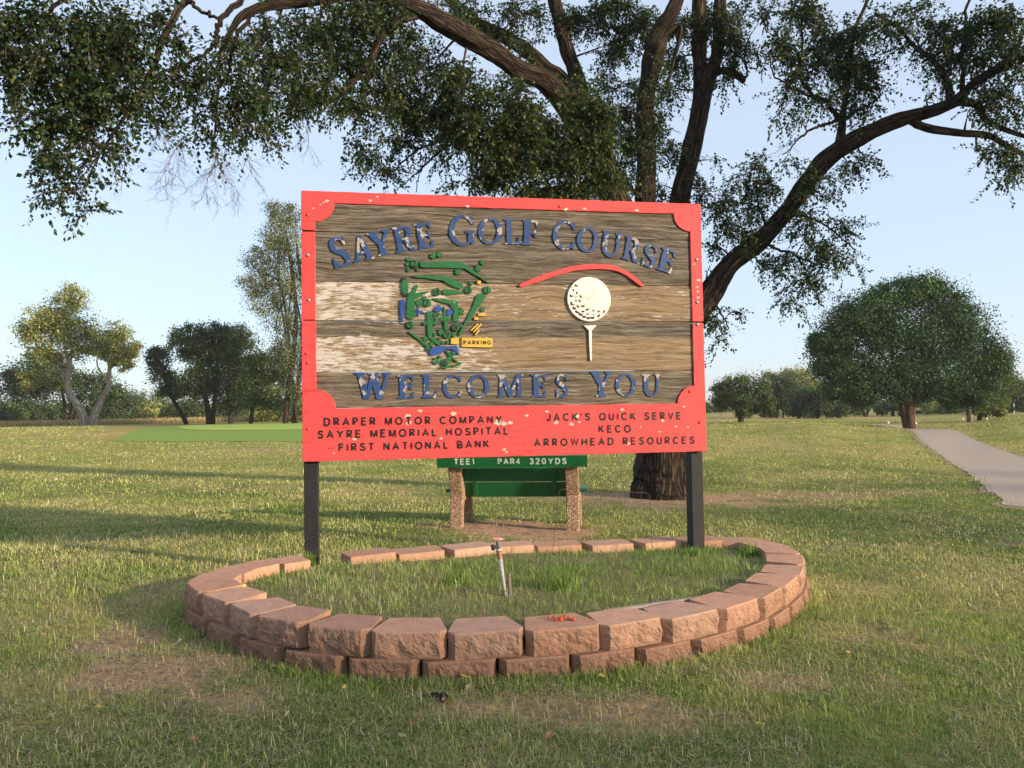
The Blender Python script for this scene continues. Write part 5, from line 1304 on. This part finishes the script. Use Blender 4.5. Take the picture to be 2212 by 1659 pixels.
# foliage clumps (px, py, rx, ry, depth, density)
CL = [(20, 60, 70, 60, 8.2, 1.2), (20, 140, 50, 55, 8.2, 1.2), (110, 50, 90, 60, 8.3, 1.1), (100, 140, 80, 60, 8.3, 1.2), (190, 60, 80, 60, 8.6, 1.0), (180, 150, 80, 60, 8.5, 1.2), (270, 70, 60, 60, 8.8, .9), (260, 150, 70, 60, 8.7, 1.0),
      (215, 215, 80, 45, 8.6, 1.1), (140, 215, 60, 40, 8.4, 1.0), (300, 215, 50, 35, 8.8, .8), (170, 270, 80, 40, 8.5, 1.0), (100, 280, 60, 28, 8.4, .8), (60, 285, 35, 18, 8.4, .5), (200, 310, 50, 35, 8.5, .8), (130, 335, 60, 30, 8.4, .8), (150, 375, 45, 30, 8.4, .75), (95, 400, 40, 15, 8.4, .35), (150, 420, 45, 25, 8.4, .55), (165, 455, 40, 18, 8.4, .5), (120, 440, 30, 14, 8.4, .3),
      (330, 30, 80, 35, 9.0, .55), (400, 110, 40, 40, 9.2, .6), (370, 170, 50, 35, 9.1, .7), (430, 170, 50, 45, 9.3, .9), (400, 75, 30, 30, 9.2, .6), (330, 265, 60, 25, 9, .35), (440, 230, 45, 35, 9.3, .8), (430, 265, 40, 25, 9.3, .6), (500, 110, 45, 45, 9.6, .8), (520, 180, 50, 50, 9.5, .8), (500, 250, 50, 40, 9.4, .75), (545, 275, 45, 28, 9.4, .7), (560, 210, 40, 40, 9.6, .6), (470, 290, 30, 25, 9.3, .5), (340, 250, 40, 18, 9, .3),
      (600, 50, 70, 50, 10.2, .8), (570, 110, 60, 45, 10, .7), (640, 130, 70, 55, 10.4, .9), (620, 200, 60, 45, 10.4, .85), (680, 200, 60, 50, 10.8, .9), (590, 255, 45, 30, 10, .7), (640, 255, 45, 30, 10.5, .6), (690, 60, 70, 50, 10.8, .8),
      (760, 60, 80, 55, 11.4, 1.1), (750, 130, 70, 60, 11.4, 1.1), (730, 190, 60, 45, 11.2, .9), (830, 40, 60, 40, 11.6, .9), (850, 110, 60, 50, 11.8, .9), (830, 180, 70, 50, 11.8, .9), (790, 240, 70, 40, 11.6, .8), (870, 230, 60, 45, 12.2, .9), (760, 310, 38, 25, 12.0, .7), (815, 325, 50, 30, 12.3, .8), (820, 370, 38, 22, 12.5, .7), (880, 300, 50, 35, 12.6, .8), (945, 350, 28, 30, 12.7, .4),
      (930, 150, 70, 55, 12.6, 1.00), (930, 230, 70, 50, 12.8, 1.10), (1000, 190, 70, 55, 12.0, 1.32), (960, 290, 60, 30, 12.9, 0.90), (1020, 270, 80, 55, 12.1, 1.44), (1040, 340, 60, 40, 12.2, 1.32), (1020, 390, 35, 20, 12.2, 0.50), (1100, 230, 80, 55, 12.2, 1.32), (1110, 310, 90, 55, 12.2, 1.56), (1100, 380, 80, 35, 12.3, 1.44), (1180, 260, 80, 50, 12.2, 1.44), (1190, 330, 90, 55, 12.3, 1.56), (1180, 400, 90, 35, 12.4, 1.44), (1260, 250, 70, 50, 12.5, 1.44), (1270, 320, 80, 55, 12.5, 1.56), (1270, 400, 90, 40, 12.6, 1.44), (1330, 270, 60, 55, 14.9, 0.84), (1340, 350, 50, 55, 14.9, 0.84), (1330, 190, 60, 45, 14.9, 0.67), (1240, 190, 50, 40, 13.5, 0.84), (1130, 150, 50, 35, 14.6, 0.70), (1150, 90, 40, 30, 14.6, 0.70), (1120, 25, 60, 30, 14.6, .7), (1010, 20, 60, 28, 14.6, .7), (1120, 40, 60, 30, 15.0, 0.40), (1020, 30, 60, 30, 14.8, 0.40), (930, 10, 60, 25, 14.0, 0.40), (1050, 60, 40, 25, 14.8, 0.30), (700, 20, 60, 25, 10.3, .7), (780, 15, 60, 25, 10.8, .7), (850, 10, 50, 20, 11.0, .6),
      (1393, 260, 34, 60, 13.9, .45), (1398, 350, 34, 45, 13.9, .45), (1415, 170, 40, 40, 13.8, .5), (1430, 250, 35, 60, 14.5, .5), (1430, 330, 35, 50, 14.6, .55), (1435, 400, 35, 30, 14.5, .6),
      (1270, 60, 60, 50, 15, .9), (1330, 90, 50, 60, 15, 1.0), (1310, 20, 60, 35, 15, .9), (1350, 30, 50, 40, 14.8, .9), (1380, 60, 40, 50, 14.6, .4), (1470, 60, 45, 45, 15, .8), (1460, 130, 35, 50, 15, .8), (1450, 190, 35, 40, 14.8, .55), (1520, 70, 40, 50, 14.9, .6), (1540, 30, 40, 40, 14.9, .6),
      (1590, 50, 45, 45, 14.6, .9), (1605, 110, 40, 45, 14.4, .8), (1565, 110, 30, 40, 14.6, .6), (1570, 175, 35, 20, 14.5, .5), (1525, 400, 25, 35, 14.4, .5), (1535, 345, 20, 20, 14.4, .35), (1505, 420, 25, 22, 14.3, .55), (1487, 330, 20, 25, 14.5, .25), (1545, 415, 20, 15, 14.4, .4),
      (1640, 30, 40, 30, 13.8, .6), (1720, 40, 60, 40, 13.7, 1.0), (1700, 95, 45, 40, 13.6, .85), (1740, 140, 50, 45, 13.6, .9), (1790, 80, 60, 50, 13.7, 1.0), (1800, 150, 55, 50, 13.6, .95), (1790, 205, 45, 30, 13.5, .7), (1860, 130, 50, 50, 13.6, .9), (1865, 195, 55, 35, 13.4, .9), (1850, 60, 50, 40, 13.7, .9), (1720, 195, 50, 30, 13.4, .55), (1690, 240, 40, 20, 13.3, .45), (1730, 260, 40, 15, 13.3, .3), (1880, 235, 40, 18, 13.3, .5), (1835, 235, 30, 20, 13.4, .5), (1910, 55, 50, 40, 13.2, .6), (1970, 40, 50, 40, 13, .7), (1975, 110, 40, 40, 13, .55), (2020, 70, 45, 50, 13, .7), (2060, 120, 45, 60, 12.9, .75), (2110, 60, 55, 55, 12.8, .9), (2110, 130, 45, 45, 12.7, .8), (2170, 50, 55, 50, 12.5, 1.1), (2180, 120, 45, 45, 12.4, 1.1), (2190, 190, 40, 40, 12.3, 1.0), (2140, 210, 40, 30, 12.5, .7), (2030, 180, 35, 25, 12.9, .3), (2090, 250, 35, 20, 12.6, .4), (2180, 255, 40, 25, 12.4, .7), (2000, 210, 25, 15, 12.9, .3),
      (1645, 360, 32, 30, 13.6, .7), (1610, 400, 50, 30, 13.7, .8), (1670, 400, 40, 28, 13.6, .75), (1590, 440, 45, 30, 13.8, .8), (1640, 450, 45, 30, 13.7, .7), (1560, 480, 40, 32, 13.9, .8), (1600, 500, 40, 28, 13.8, .6), (1545, 525, 25, 25, 14, .5), (1690, 350, 30, 22, 13.5, .4),
      (1830, 350, 45, 26, 13.4, .7), (1790, 385, 45, 25, 13.4, .7), (1760, 420, 40, 22, 13.5, .55), (1870, 340, 30, 15, 13.3, .4), (1750, 470, 50, 30, 13.5, .65), (1800, 490, 50, 28, 13.4, .65), (1740, 520, 50, 30, 13.5, .65), (1800, 545, 55, 28, 13.4, .65), (1690, 560, 50, 30, 13.6, .65), (1740, 590, 45, 30, 13.5, .6), (1700, 625, 35, 28, 13.5, .55), (1850, 560, 35, 20, 13.3, .4), (1640, 570, 35, 25, 13.7, .45), (1720, 655, 20, 10, 13.5, .3),
      (1545, 670, 20, 24, 13.9, .5), (1565, 700, 30, 24, 13.9, .55), (1550, 735, 28, 16, 13.9, .45), (1580, 675, 18, 16, 13.9, .3),
      (2110, 330, 40, 20, 12.5, .55), (2150, 350, 40, 25, 12.4, .65), (2190, 365, 35, 25, 12.3, .6), (2200, 330, 30, 25, 12.3, .6), (2150, 385, 20, 12, 12.4, .3), (2170, 310, 30, 15, 12.4, .4)]
ELM = [(.015, .034, .013), (.026, .051, .017), (.044, .073, .022), (.078, .10, .029), (.16, .145, .035)]
twg = MB()
lp, ld, ln_, lc = [], [], [], []
r = np.random.default_rng(77)
for ci, (px, py, rx, ry, d, dn) in enumerate(CL):
    s = d / F_PX
    c = P(px, py, d)
    R3 = np.array([rx * s, ry * s, .5 * (rx + ry) * s * .8])
    # branchlet from the nearest stout limb point to the clump
    dist = np.linalg.norm(LP[:, :3] - c, axis=1) + np.where(LP[:, 3] < .012, .4, 0)
    a = LP[np.argmin(dist)]
    if dist.min() > .12:
        m = (a[:3] + c) / 2 + r.normal(0, .06, 3) * dist.min()
        twg.tube(spline(np.array([a[:3], m, c]), 4) - EO, np.linspace(min(.024, a[3] * .6), .007, 9), 5)
    area = rx * ry * math.pi * s * s
    n = max(7, int(area * 245 * dn))
    u = unit(r.normal(size=(n, 3))) * r.uniform(0, 1, (n, 1)) ** (1 / 2.6) * 1.02
    ns = max(2, int(rx * ry / 330)); sc_ = unit(r.normal(size=(ns, 3))) * r.uniform(.1, 1, (ns, 1)) ** .5 * .82
    kk_ = r.integers(0, ns, n); u = sc_[kk_] + u * (.30 if ns > 4 else .45)
    st = c + u[:, :1] * CAM_X * R3[0] + u[:, 1:2] * CAM_U * R3[1] + u[:, 2:] * CAM_F * R3[2]
    for q in range(ns):
        e_ = c + sc_[q, 0] * CAM_X * R3[0] + sc_[q, 1] * CAM_U * R3[1] + sc_[q, 2] * CAM_F * R3[2]
        twg.tube(spline(np.array([c, (c + e_) / 2 + r.normal(0, .03, 3), e_]), 3) - EO, np.linspace(.009, .004, 7), 4, cap=False)
    dirs = unit((st - c) / R3.mean() * .7 + r.normal(size=(n, 3)) * .7 + np.array([0, 0, -.35]))
    warm = r.uniform() < .35
    for q in range(n):
        L = r.uniform(.16, .42); k = int(L / .021)
        t = np.linspace(.06, 1, k)
        pts = st[q] + dirs[q] * (t * L)[:, None] + np.array([0, 0, -.32]) * (t * t * L)[:, None]
        if q % 2 == 0:
            mid = (st[q] * .6 + c * .4) + r.normal(0, .03, 3)
            twg.tube(np.array([mid, st[q], pts[k // 2], pts[-1]]) - EO, [.0055, .004, .003, .0015], 3, cap=False)
        jj = r.normal(size=(k, 3)); sd = np.cross(dirs[q], jj)
        lp.append(pts + unit(sd) * r.uniform(.0, .028, (k, 1)))
        ld.append(unit(sd) * .8 + dirs[q] * .6 + np.array([0, 0, -.45]) + r.normal(0, .25, (k, 3)))
        ln_.append(np.array([0, 0, .9]) + r.normal(0, .6, (k, 3)))
        w = [3, 4, 3, 1.2, .35] if warm else [4, 4, 2, .5, .08]
        if 940 < px < 1380 and 170 < py: w = [2, 4, 4, 2.2, .6]
        lc.append(palette(k, ELM, w, r, .15))
lp, ld, ln_, lc = map(np.vstack, (lp, ld, ln_, lc))
sz = r.uniform(.036, .074, len(lp))
leaf_mesh('crown', lp - EO, ld, ln_, sz, sz * r.uniform(.29, .40, len(lp)), lc, M_LEAF, elm, .3)
# bare hanging twigs
def bare(p, d, L, rad, lev):
    n = 6; pts = [p]
    for k in range(n):
        d = unit(d + r.normal(0, .17, 3) + np.array([0, 0, -.03])); pts.append(pts[-1] + d * L / n)
    twg.tube(np.array(pts) - EO, np.linspace(rad, rad * .45, n + 1), 4 if lev < 2 else 3, cap=False)
    if lev < 3:
        for k in range(2, n + 1):
            for _ in range(r.integers(1, 3)): bare(pts[k], unit(d + r.normal(0, .55, 3)), L * r.uniform(.35, .6), rad * .55, lev + 1)
for px, py, d, dx, dz, L in [(445, 255, 9.3, -.75, -.65, .85), (460, 280, 9.3, -.35, -.9, .75), (440, 240, 9.25, -.95, -.3, .6), (520, 285, 9.4, .25, -.95, .55), (540, 270, 9.4, .6, -.8, .4), (470, 300, 9.3, -.1, -1, .6), (665, 240, 10.8, -.2, -1, .5), (330, 215, 8.9, -.1, -1, .5), (255, 300, 8.5, .2, -1, .5), (1680, 160, 13.3, -.3, .9, .5), (1735, 290, 13.2, -.8, -.5, .5), (2055, 170, 12.8, -.6, .8, .6)]:
    bare(P(px, py, d), unit(CAM_X * dx + CAM_U * dz + CAM_F * r.normal(0, .15)), L, .005, 1 if L < .6 else 0)
twg.build('twigs', M_TWIG, elm)

# trees out of view to the right whose long shadows cross the lawn
def shade_tree(label, x, y, h, rad, seed, dens=1.0, low=.35):
    r = np.random.default_rng(seed); gz = float(hz(x, y)); root = empty('shade_tree', (x, y, gz)); tag(root, label, 'tree')
    bb = MB(); bb.tube([(0, 0, -.2), (.1, 0, h * .3), (.05, .2, h * .75)], [.32, .24, .08], 10)
    pos, cl = [], []
    for k in range(26):
        u = unit(r.normal(size=3)) * r.uniform(.3, 1) ** .5
        c = np.array([u[0] * rad, u[1] * rad, h * (low + (1 - low) / 2) + u[2] * h * (1 - low) / 2])
        if k < 6: c = np.array([u[0] * rad * .8, u[1] * rad * .8, h * r.uniform(.12, .35)])
        bb.tube([(0.05, .1, h * .4), tuple(c * .6 + np.array([0, 0, h * .15])), tuple(c)], [.08, .05, .02], 5)
        m = int(230 * dens); pos.append(c + r.normal(size=(m, 3)) * rad * .2); cl.append(palette(m, MG, [3, 4, 2, 1], r))
    pos = np.vstack(pos); n = len(pos)
    bb.build('trunk', M_BARKD, root, True)
    sz = r.uniform(.10, .2, n); leaf_mesh('crown', pos, unit(r.normal(size=(n, 3))), unit(r.normal(size=(n, 3)) + np.array([0, 0, .6])), sz * 1.3, sz * .5, np.vstack(cl), M_LEAFB, root)
SD = np.array([math.sin(SUN_AZ), math.cos(SUN_AZ)]); SN = np.array([-SD[1], SD[0]])
for lab, s_, t_, h, rad, sd, dn in [('broad tree out of view behind the camera to the right', 0.9, 34, 10, 3.5, 201, 1.6), ('tree out of view to the right shading the lawn past the planter', 12.2, 30, 8.2, 2.3, 202, .7), ('small tree out of view far to the right', 19.5, 34, 7.5, 2.6, 203, 1.0), ('tall tree out of view far behind to the right', 4.0, 46, 7.0, 3.6, 204, .35)]:
    q = SD * t_ + SN * s_
    shade_tree(lab, q[0], q[1], h, rad, sd, dn)

# ------------------------------------------------------------------ grass
def in_bed(x, y):
    p = np.stack([x, y], 1); ang = np.arctan2(p[:, 1] - CEN[1], p[:, 0] - CEN[0])
    ja = np.arctan2(J[:, 1] - CEN[1], J[:, 0] - CEN[0]); jr = np.hypot(*(J - CEN).T); o = np.argsort(ja)
    R_ = np.interp(ang, ja[o], jr[o], period=2 * math.pi)
    return np.hypot(p[:, 0] - CEN[0], p[:, 1] - CEN[1]), R_

def blades(name, x, y, z, h, w, lean, col, r):
    n = len(x); a = r.uniform(0, 2 * math.pi, n); la = r.uniform(0, 1.9, n) * lean
    dx, dy = np.cos(a), np.sin(a)
    sx, sy = -dy, dx
    V = np.empty((n, 5, 3), np.float32)
    b = np.stack([x, y, z], 1)
    sv = np.stack([sx, sy, np.zeros(n)], 1); dv = np.stack([dx, dy, np.zeros(n)], 1)
    l1, l2 = np.minimum(la * .62, 1.42), np.minimum(la * 1.15 + .15, 1.72)
    m = b + dv * (h * .55 * np.sin(l1))[:, None] + np.array([0, 0, 1]) * (h * .55 * np.cos(l1))[:, None]
    t = m + dv * (h * .5 * np.sin(l2))[:, None] + np.array([0, 0, 1]) * (h * .5 * np.cos(l2))[:, None]
    t[:, 2] = np.maximum(t[:, 2], z + .004)
    V[:, 0] = b - sv * w[:, None]; V[:, 1] = b + sv * w[:, None]; V[:, 2] = m + sv * (w * .8)[:, None]; V[:, 3] = m - sv * (w * .8)[:, None]; V[:, 4] = t
    idx = np.arange(n)[:, None] * 5
    return np_mesh(name, V.reshape(-1, 3), [idx + np.array([0, 1, 2, 3]), idx + np.array([3, 2, 4])], M_GRASS, None, False, np.repeat(col, 5, 0))

def gcolours(x, y, r):
    n = len(x)
    g = np.array([(.135, .205, .048), (.20, .27, .064), (.285, .33, .09), (.40, .385, .14), (.52, .45, .24), (.60, .52, .35)])
    dry = np.clip((fbm(x * .9 + 5, y * .9 + 9, 3) - .45) * 2.4 + .42 - .24 * (1 - sstep(4.3, 6.2, y)) * (1 - sstep(-.5, 2.5, x) * .5) + dirt(x, y) * .8, 0, 1)
    k = np.clip(np.floor(r.beta(1.3, 1.6, n) * 3.2 + dry * 2.6 * r.uniform(.3, 1.2, n)), 0, 5).astype(int)
    return g[k] * np.exp(r.normal(0, .2, (n, 1)))

r = np.random.default_rng(501)
gx, gy, gh, gw = [], [], [], []
for y0, y1, den, h, w in [(2.9, 4.2, 19000, .042, .0015), (4.2, 6.0, 13000, .042, .0019), (6.0, 9, 5600, .044, .0030), (9, 14, 1900, .046, .0048), (14, 24, 620, .05, .008), (24, 42, 170, .055, .014), (42, 72, 42, .07, .028)]:
    half = y1 * .70 + .8; n = int((y1 - y0) * 2 * half * den)
    x = r.uniform(-half, half, n); y = r.uniform(y0, y1, n)
    nt = n // 7; tx = r.uniform(-half, half, nt); ty = r.uniform(y0, y1, nt); pk_ = r.integers(0, nt, n); sel = r.uniform(0, 1, n) < .62; sp_ = .010 if y0 < 6 else .02
    x = np.where(sel, tx[pk_] + r.normal(0, sp_, n), x); y = np.where(sel, ty[pk_] + r.normal(0, sp_, n), y)
    k = np.abs(x) < y * .70 + .8; x, y = x[k], y[k]
    e = dirt(x, y); cl = fbm(x * 3.1, y * 3.1, 88)
    k = r.uniform(0, 1, len(x)) < (1 - e * .97) * np.clip(.35 + (cl - .3) * 1.9, .15, 1)
    rd, R_ = in_bed(x, y); k &= rd > R_ - .02
    x, y = x[k], y[k]
    gx.append(x); gy.append(y); gh.append(h * .88 * (.35 + r.gamma(2.2, .28, len(x))) * (1 + (fbm(x * 1.3, y * 1.3, 12) - .5) * .9)); gw.append(w * r.uniform(.6, 1.3, len(x)))
gx, gy, gh, gw = map(np.concatenate, (gx, gy, gh, gw))
# keep the path clear
k = ~on_path(gx, gy) & ~((gy > 41) & (gx < 0) & (CX + F_PX * gx / gy > 225)); gx, gy, gh, gw = gx[k], gy[k], gh[k], gw[k]
tag(blades('lawn_grass', gx, gy, gz_at(gx, gy) - .006, gh, gw, 1.25, gcolours(gx, gy, r), r), 'short mown grass with dry straw patches covering the lawn', 'grass', kind='stuff')
# weeds inside the bed: longer and looser
n = 170000; x = r.uniform(-3, 3, n); y = r.uniform(4, 8.6, n); rd, R_ = in_bed(x, y)
k = (rd < R_ - .27) & (r.uniform(0, 1, n) < np.clip((fbm(x * 2.3, y * 2.3, 44) - .32) * 3.2, .42, 1)); x, y = x[k], y[k]
n = len(x)
tag(blades('bed_grass', x, y, soil_z(x, y) - .01, .055 * r.uniform(.3, 1.7, n), .0020 * r.uniform(.6, 1.4, n), 1.2, gcolours(x, y, r) * np.array([.66, .82, .70]), r), 'ragged longer grass and weeds growing inside the block ring', 'grass', kind='stuff')
# bright coarse clumps one can tell apart
for k, (px, py, sz, lab) in enumerate([(985, 1262, .17, 'bright tuft of coarse grass left of the water tap'), (1205, 1270, .2, 'bright wide tuft of coarse grass right of the water tap'), (1620, 1200, .16, 'grass tuft spilling at the right back of the bed'), (668, 1215, .11, 'grass tuft at the foot of the left sign post'), (1500, 1200, .1, 'grass tuft at the foot of the right sign post'),
                                       (1040, 1180, .08, 'small dark tuft between two back-row blocks left of the tap'), (1100, 1182, .12, 'dark weed clump leaning on the back-row blocks behind the tap')]):
    q = ORG + ray(px, py) * 1.0; d = ray(px, py); t = 5.
    for _ in range(20): p = ORG + d * t; t = (float(soil_z(p[0], p[1])) - CAM_Z) / d[2]
    p = ORG + d * t; n = 90
    x = p[0] + r.normal(0, sz * .35, n); y = p[1] + r.normal(0, sz * .3, n)
    cg = palette(n, [(.10, .19, .03), (.15, .23, .04), (.22, .26, .06)], [3, 3, 1], r) * (1 if k < 5 else .6)
    tag(blades('grass_tuft', x, y, soil_z(x, y) - .01, sz * .95 * r.uniform(.5, 1.2, n), np.full(n, .0034), .5, cg, r), lab, 'grass tuft', 'coarse grass tufts in the bed')
# taller fringe of grass against the outer foot of the ring
n = 15000; s_ = r.uniform(0, cum[-1], n); o_ = np.abs(r.normal(0, .07, n)); pt = np.array([along(q) for q in s_]); v = unit(pt - CEN); pt = pt + v * (.05 + o_)[:, None]
k = (dirt(pt[:, 0], pt[:, 1]) < .5) & (fbm(pt[:, 0] * 2.5, pt[:, 1] * 2.5, 9) > .42); pt = pt[k]; n = len(pt)
tag(blades('edge_grass', pt[:, 0], pt[:, 1], gz_at(pt[:, 0], pt[:, 1]) - .006, .06 * r.uniform(.4, 1.4, n), .0022 * r.uniform(.6, 1.4, n), 1.0, gcolours(pt[:, 0], pt[:, 1], r), r), 'unmown grass fringe against the foot of the block ring', 'grass', kind='stuff')
# straw lying on the bare spots
n = 15000; x = r.uniform(-3.4, 3.4, n); y = r.uniform(3.0, 5.3, n); rd, R_ = in_bed(x, y); k = (dirt(x, y) > .25) & (rd > R_); x, y = x[k], y[k]; n = len(x)
tag(blades('straw_litter', x, y, gz_at(x, y) + .004, .07 * r.uniform(.4, 1.4, n), np.full(n, .0017), 3.0, palette(n, [(.42, .34, .22), (.30, .23, .14), (.22, .16, .10)], [2, 2, 1], r), r), 'dry straw litter on the bare spots before the block ring', 'straw', kind='stuff')

# dead thatch lying all over the near turf
n = 90000; y = 2.9 + 6.5 * r.uniform(0, 1, n) ** 1.2; x = r.uniform(-1, 1, n) * (y * .7 + .6); rd, R_ = in_bed(x, y); k = (rd > R_) & (fbm(x * 2.1, y * 2.1, 66) > .40) & (dirt(x, y) < .6); x, y = x[k], y[k]; n = len(x)
tag(blades('thatch', x, y, gz_at(x, y) + r.uniform(.0, .022, n), .05 * r.uniform(.4, 1.4, n), .0011 + .0001 * y, 2.6, palette(n, [(.50, .42, .28), (.36, .29, .18), (.22, .19, .10)], [2, 3, 2], r), r), 'pale dead grass clippings lying in the mown turf', 'straw', kind='stuff')

# fallen leaves
FL = [(212, 1545, 0), (955, 1530, 2), (1640, 1590, 0), (1185, 1607, 2), (1400, 1585, 2), (890, 1585, 2), (1003, 1480, 0), (840, 1505, 2), (560, 1445, 2), (590, 1455, 1), (745, 1510, 0), (1380, 1445, 0), (1290, 1452, 1), (1300, 1475, 0), (1565, 1390, 0), (1650, 1370, 0), (1010, 1402 + 100, 1), (885, 1502, 2), (905, 1578, 2), (870, 1613, 1), (1175, 1535, 2), (1290, 1612, 1), (620, 1570, 1), (420, 1620, 2), (95, 1380, 0), (375, 1270, 0), (325, 1270, 1), (310, 1300, 0), (170, 1195, 0), (385, 1400, 1), (1900, 1480, 2), (2005, 1500, 1), (1830, 1420, 0), (1985, 1330, 2)]
KL = ['dry yellow leaf fallen on the mown grass', 'dry pale tan leaf fallen on the mown grass', 'dry rust-brown leaf fallen on the mown grass']
KC = [(.50, .37, .12), (.42, .32, .22), (.30, .16, .08)]
for px, py, c in FL:
    q = G(px, py); a = r.uniform(0, 6.28); L = r.uniform(.018, .03); b = MB()
    pts = []
    for t in np.linspace(0, 1, 7):
        w_ = math.sin(math.pi * min(1, t * 1.02)) ** .7 * L * .55
        pts.append(((t - .5) * 2 * L, -w_, .012 * (abs(t - .5) * 2) + .012)); pts.append(((t - .5) * 2 * L, 0, .006 + .01 * abs(t - .5))); pts.append(((t - .5) * 2 * L, w_, .015))
    b.add(pts, [(k * 3 + m, k * 3 + 3 + m, k * 3 + 4 + m, k * 3 + 1 + m) for k in range(6) for m in (0, 1)], np.array(KC[c]) * math.exp(r.normal(0, .15)))
    o = b.build('fallen_leaf', M_FALL); o.location = (q[0], q[1], float(gz_at(q[0], q[1])) + .022); o.rotation_euler = (r.normal(0, .25), r.normal(0, .25), a)
    tag(o, KL[c], 'leaf', ['yellow fallen leaves', 'tan fallen leaves', 'rust-brown fallen leaves'][c])
q = G(957, 1518); b = MB()
for k in range(9): b.lathe([(.004, 0), (.02 * r.uniform(.6, 1.1), .008), (.016, .022), (.004, .03)], 6, (r.normal(0, .022), r.normal(0, .015), r.uniform(0, .012)))
o = b.build('charcoal_lump', M_CHAR); o.location = (q[0], q[1], float(hz(q[0], q[1])) + .005); tag(o, 'small black charred lump in the grass before the ring', 'charcoal')

# ------------------------------------------------------------------ late-day haze
hb = MB(); hb.box((-960, -960, -3), (960, 960, 18))
nh = NT('haze_air'); nh.n.remove(nh.b)
pv = nh.node('ShaderNodeVolumePrincipled', {'Density': .0003, 'Color': (.92, .95, 1.0)})
nh.t.links.new(pv.outputs[0], nh.out.inputs['Volume'])
tag(hb.build('haze', nh.m), kind='stuff')
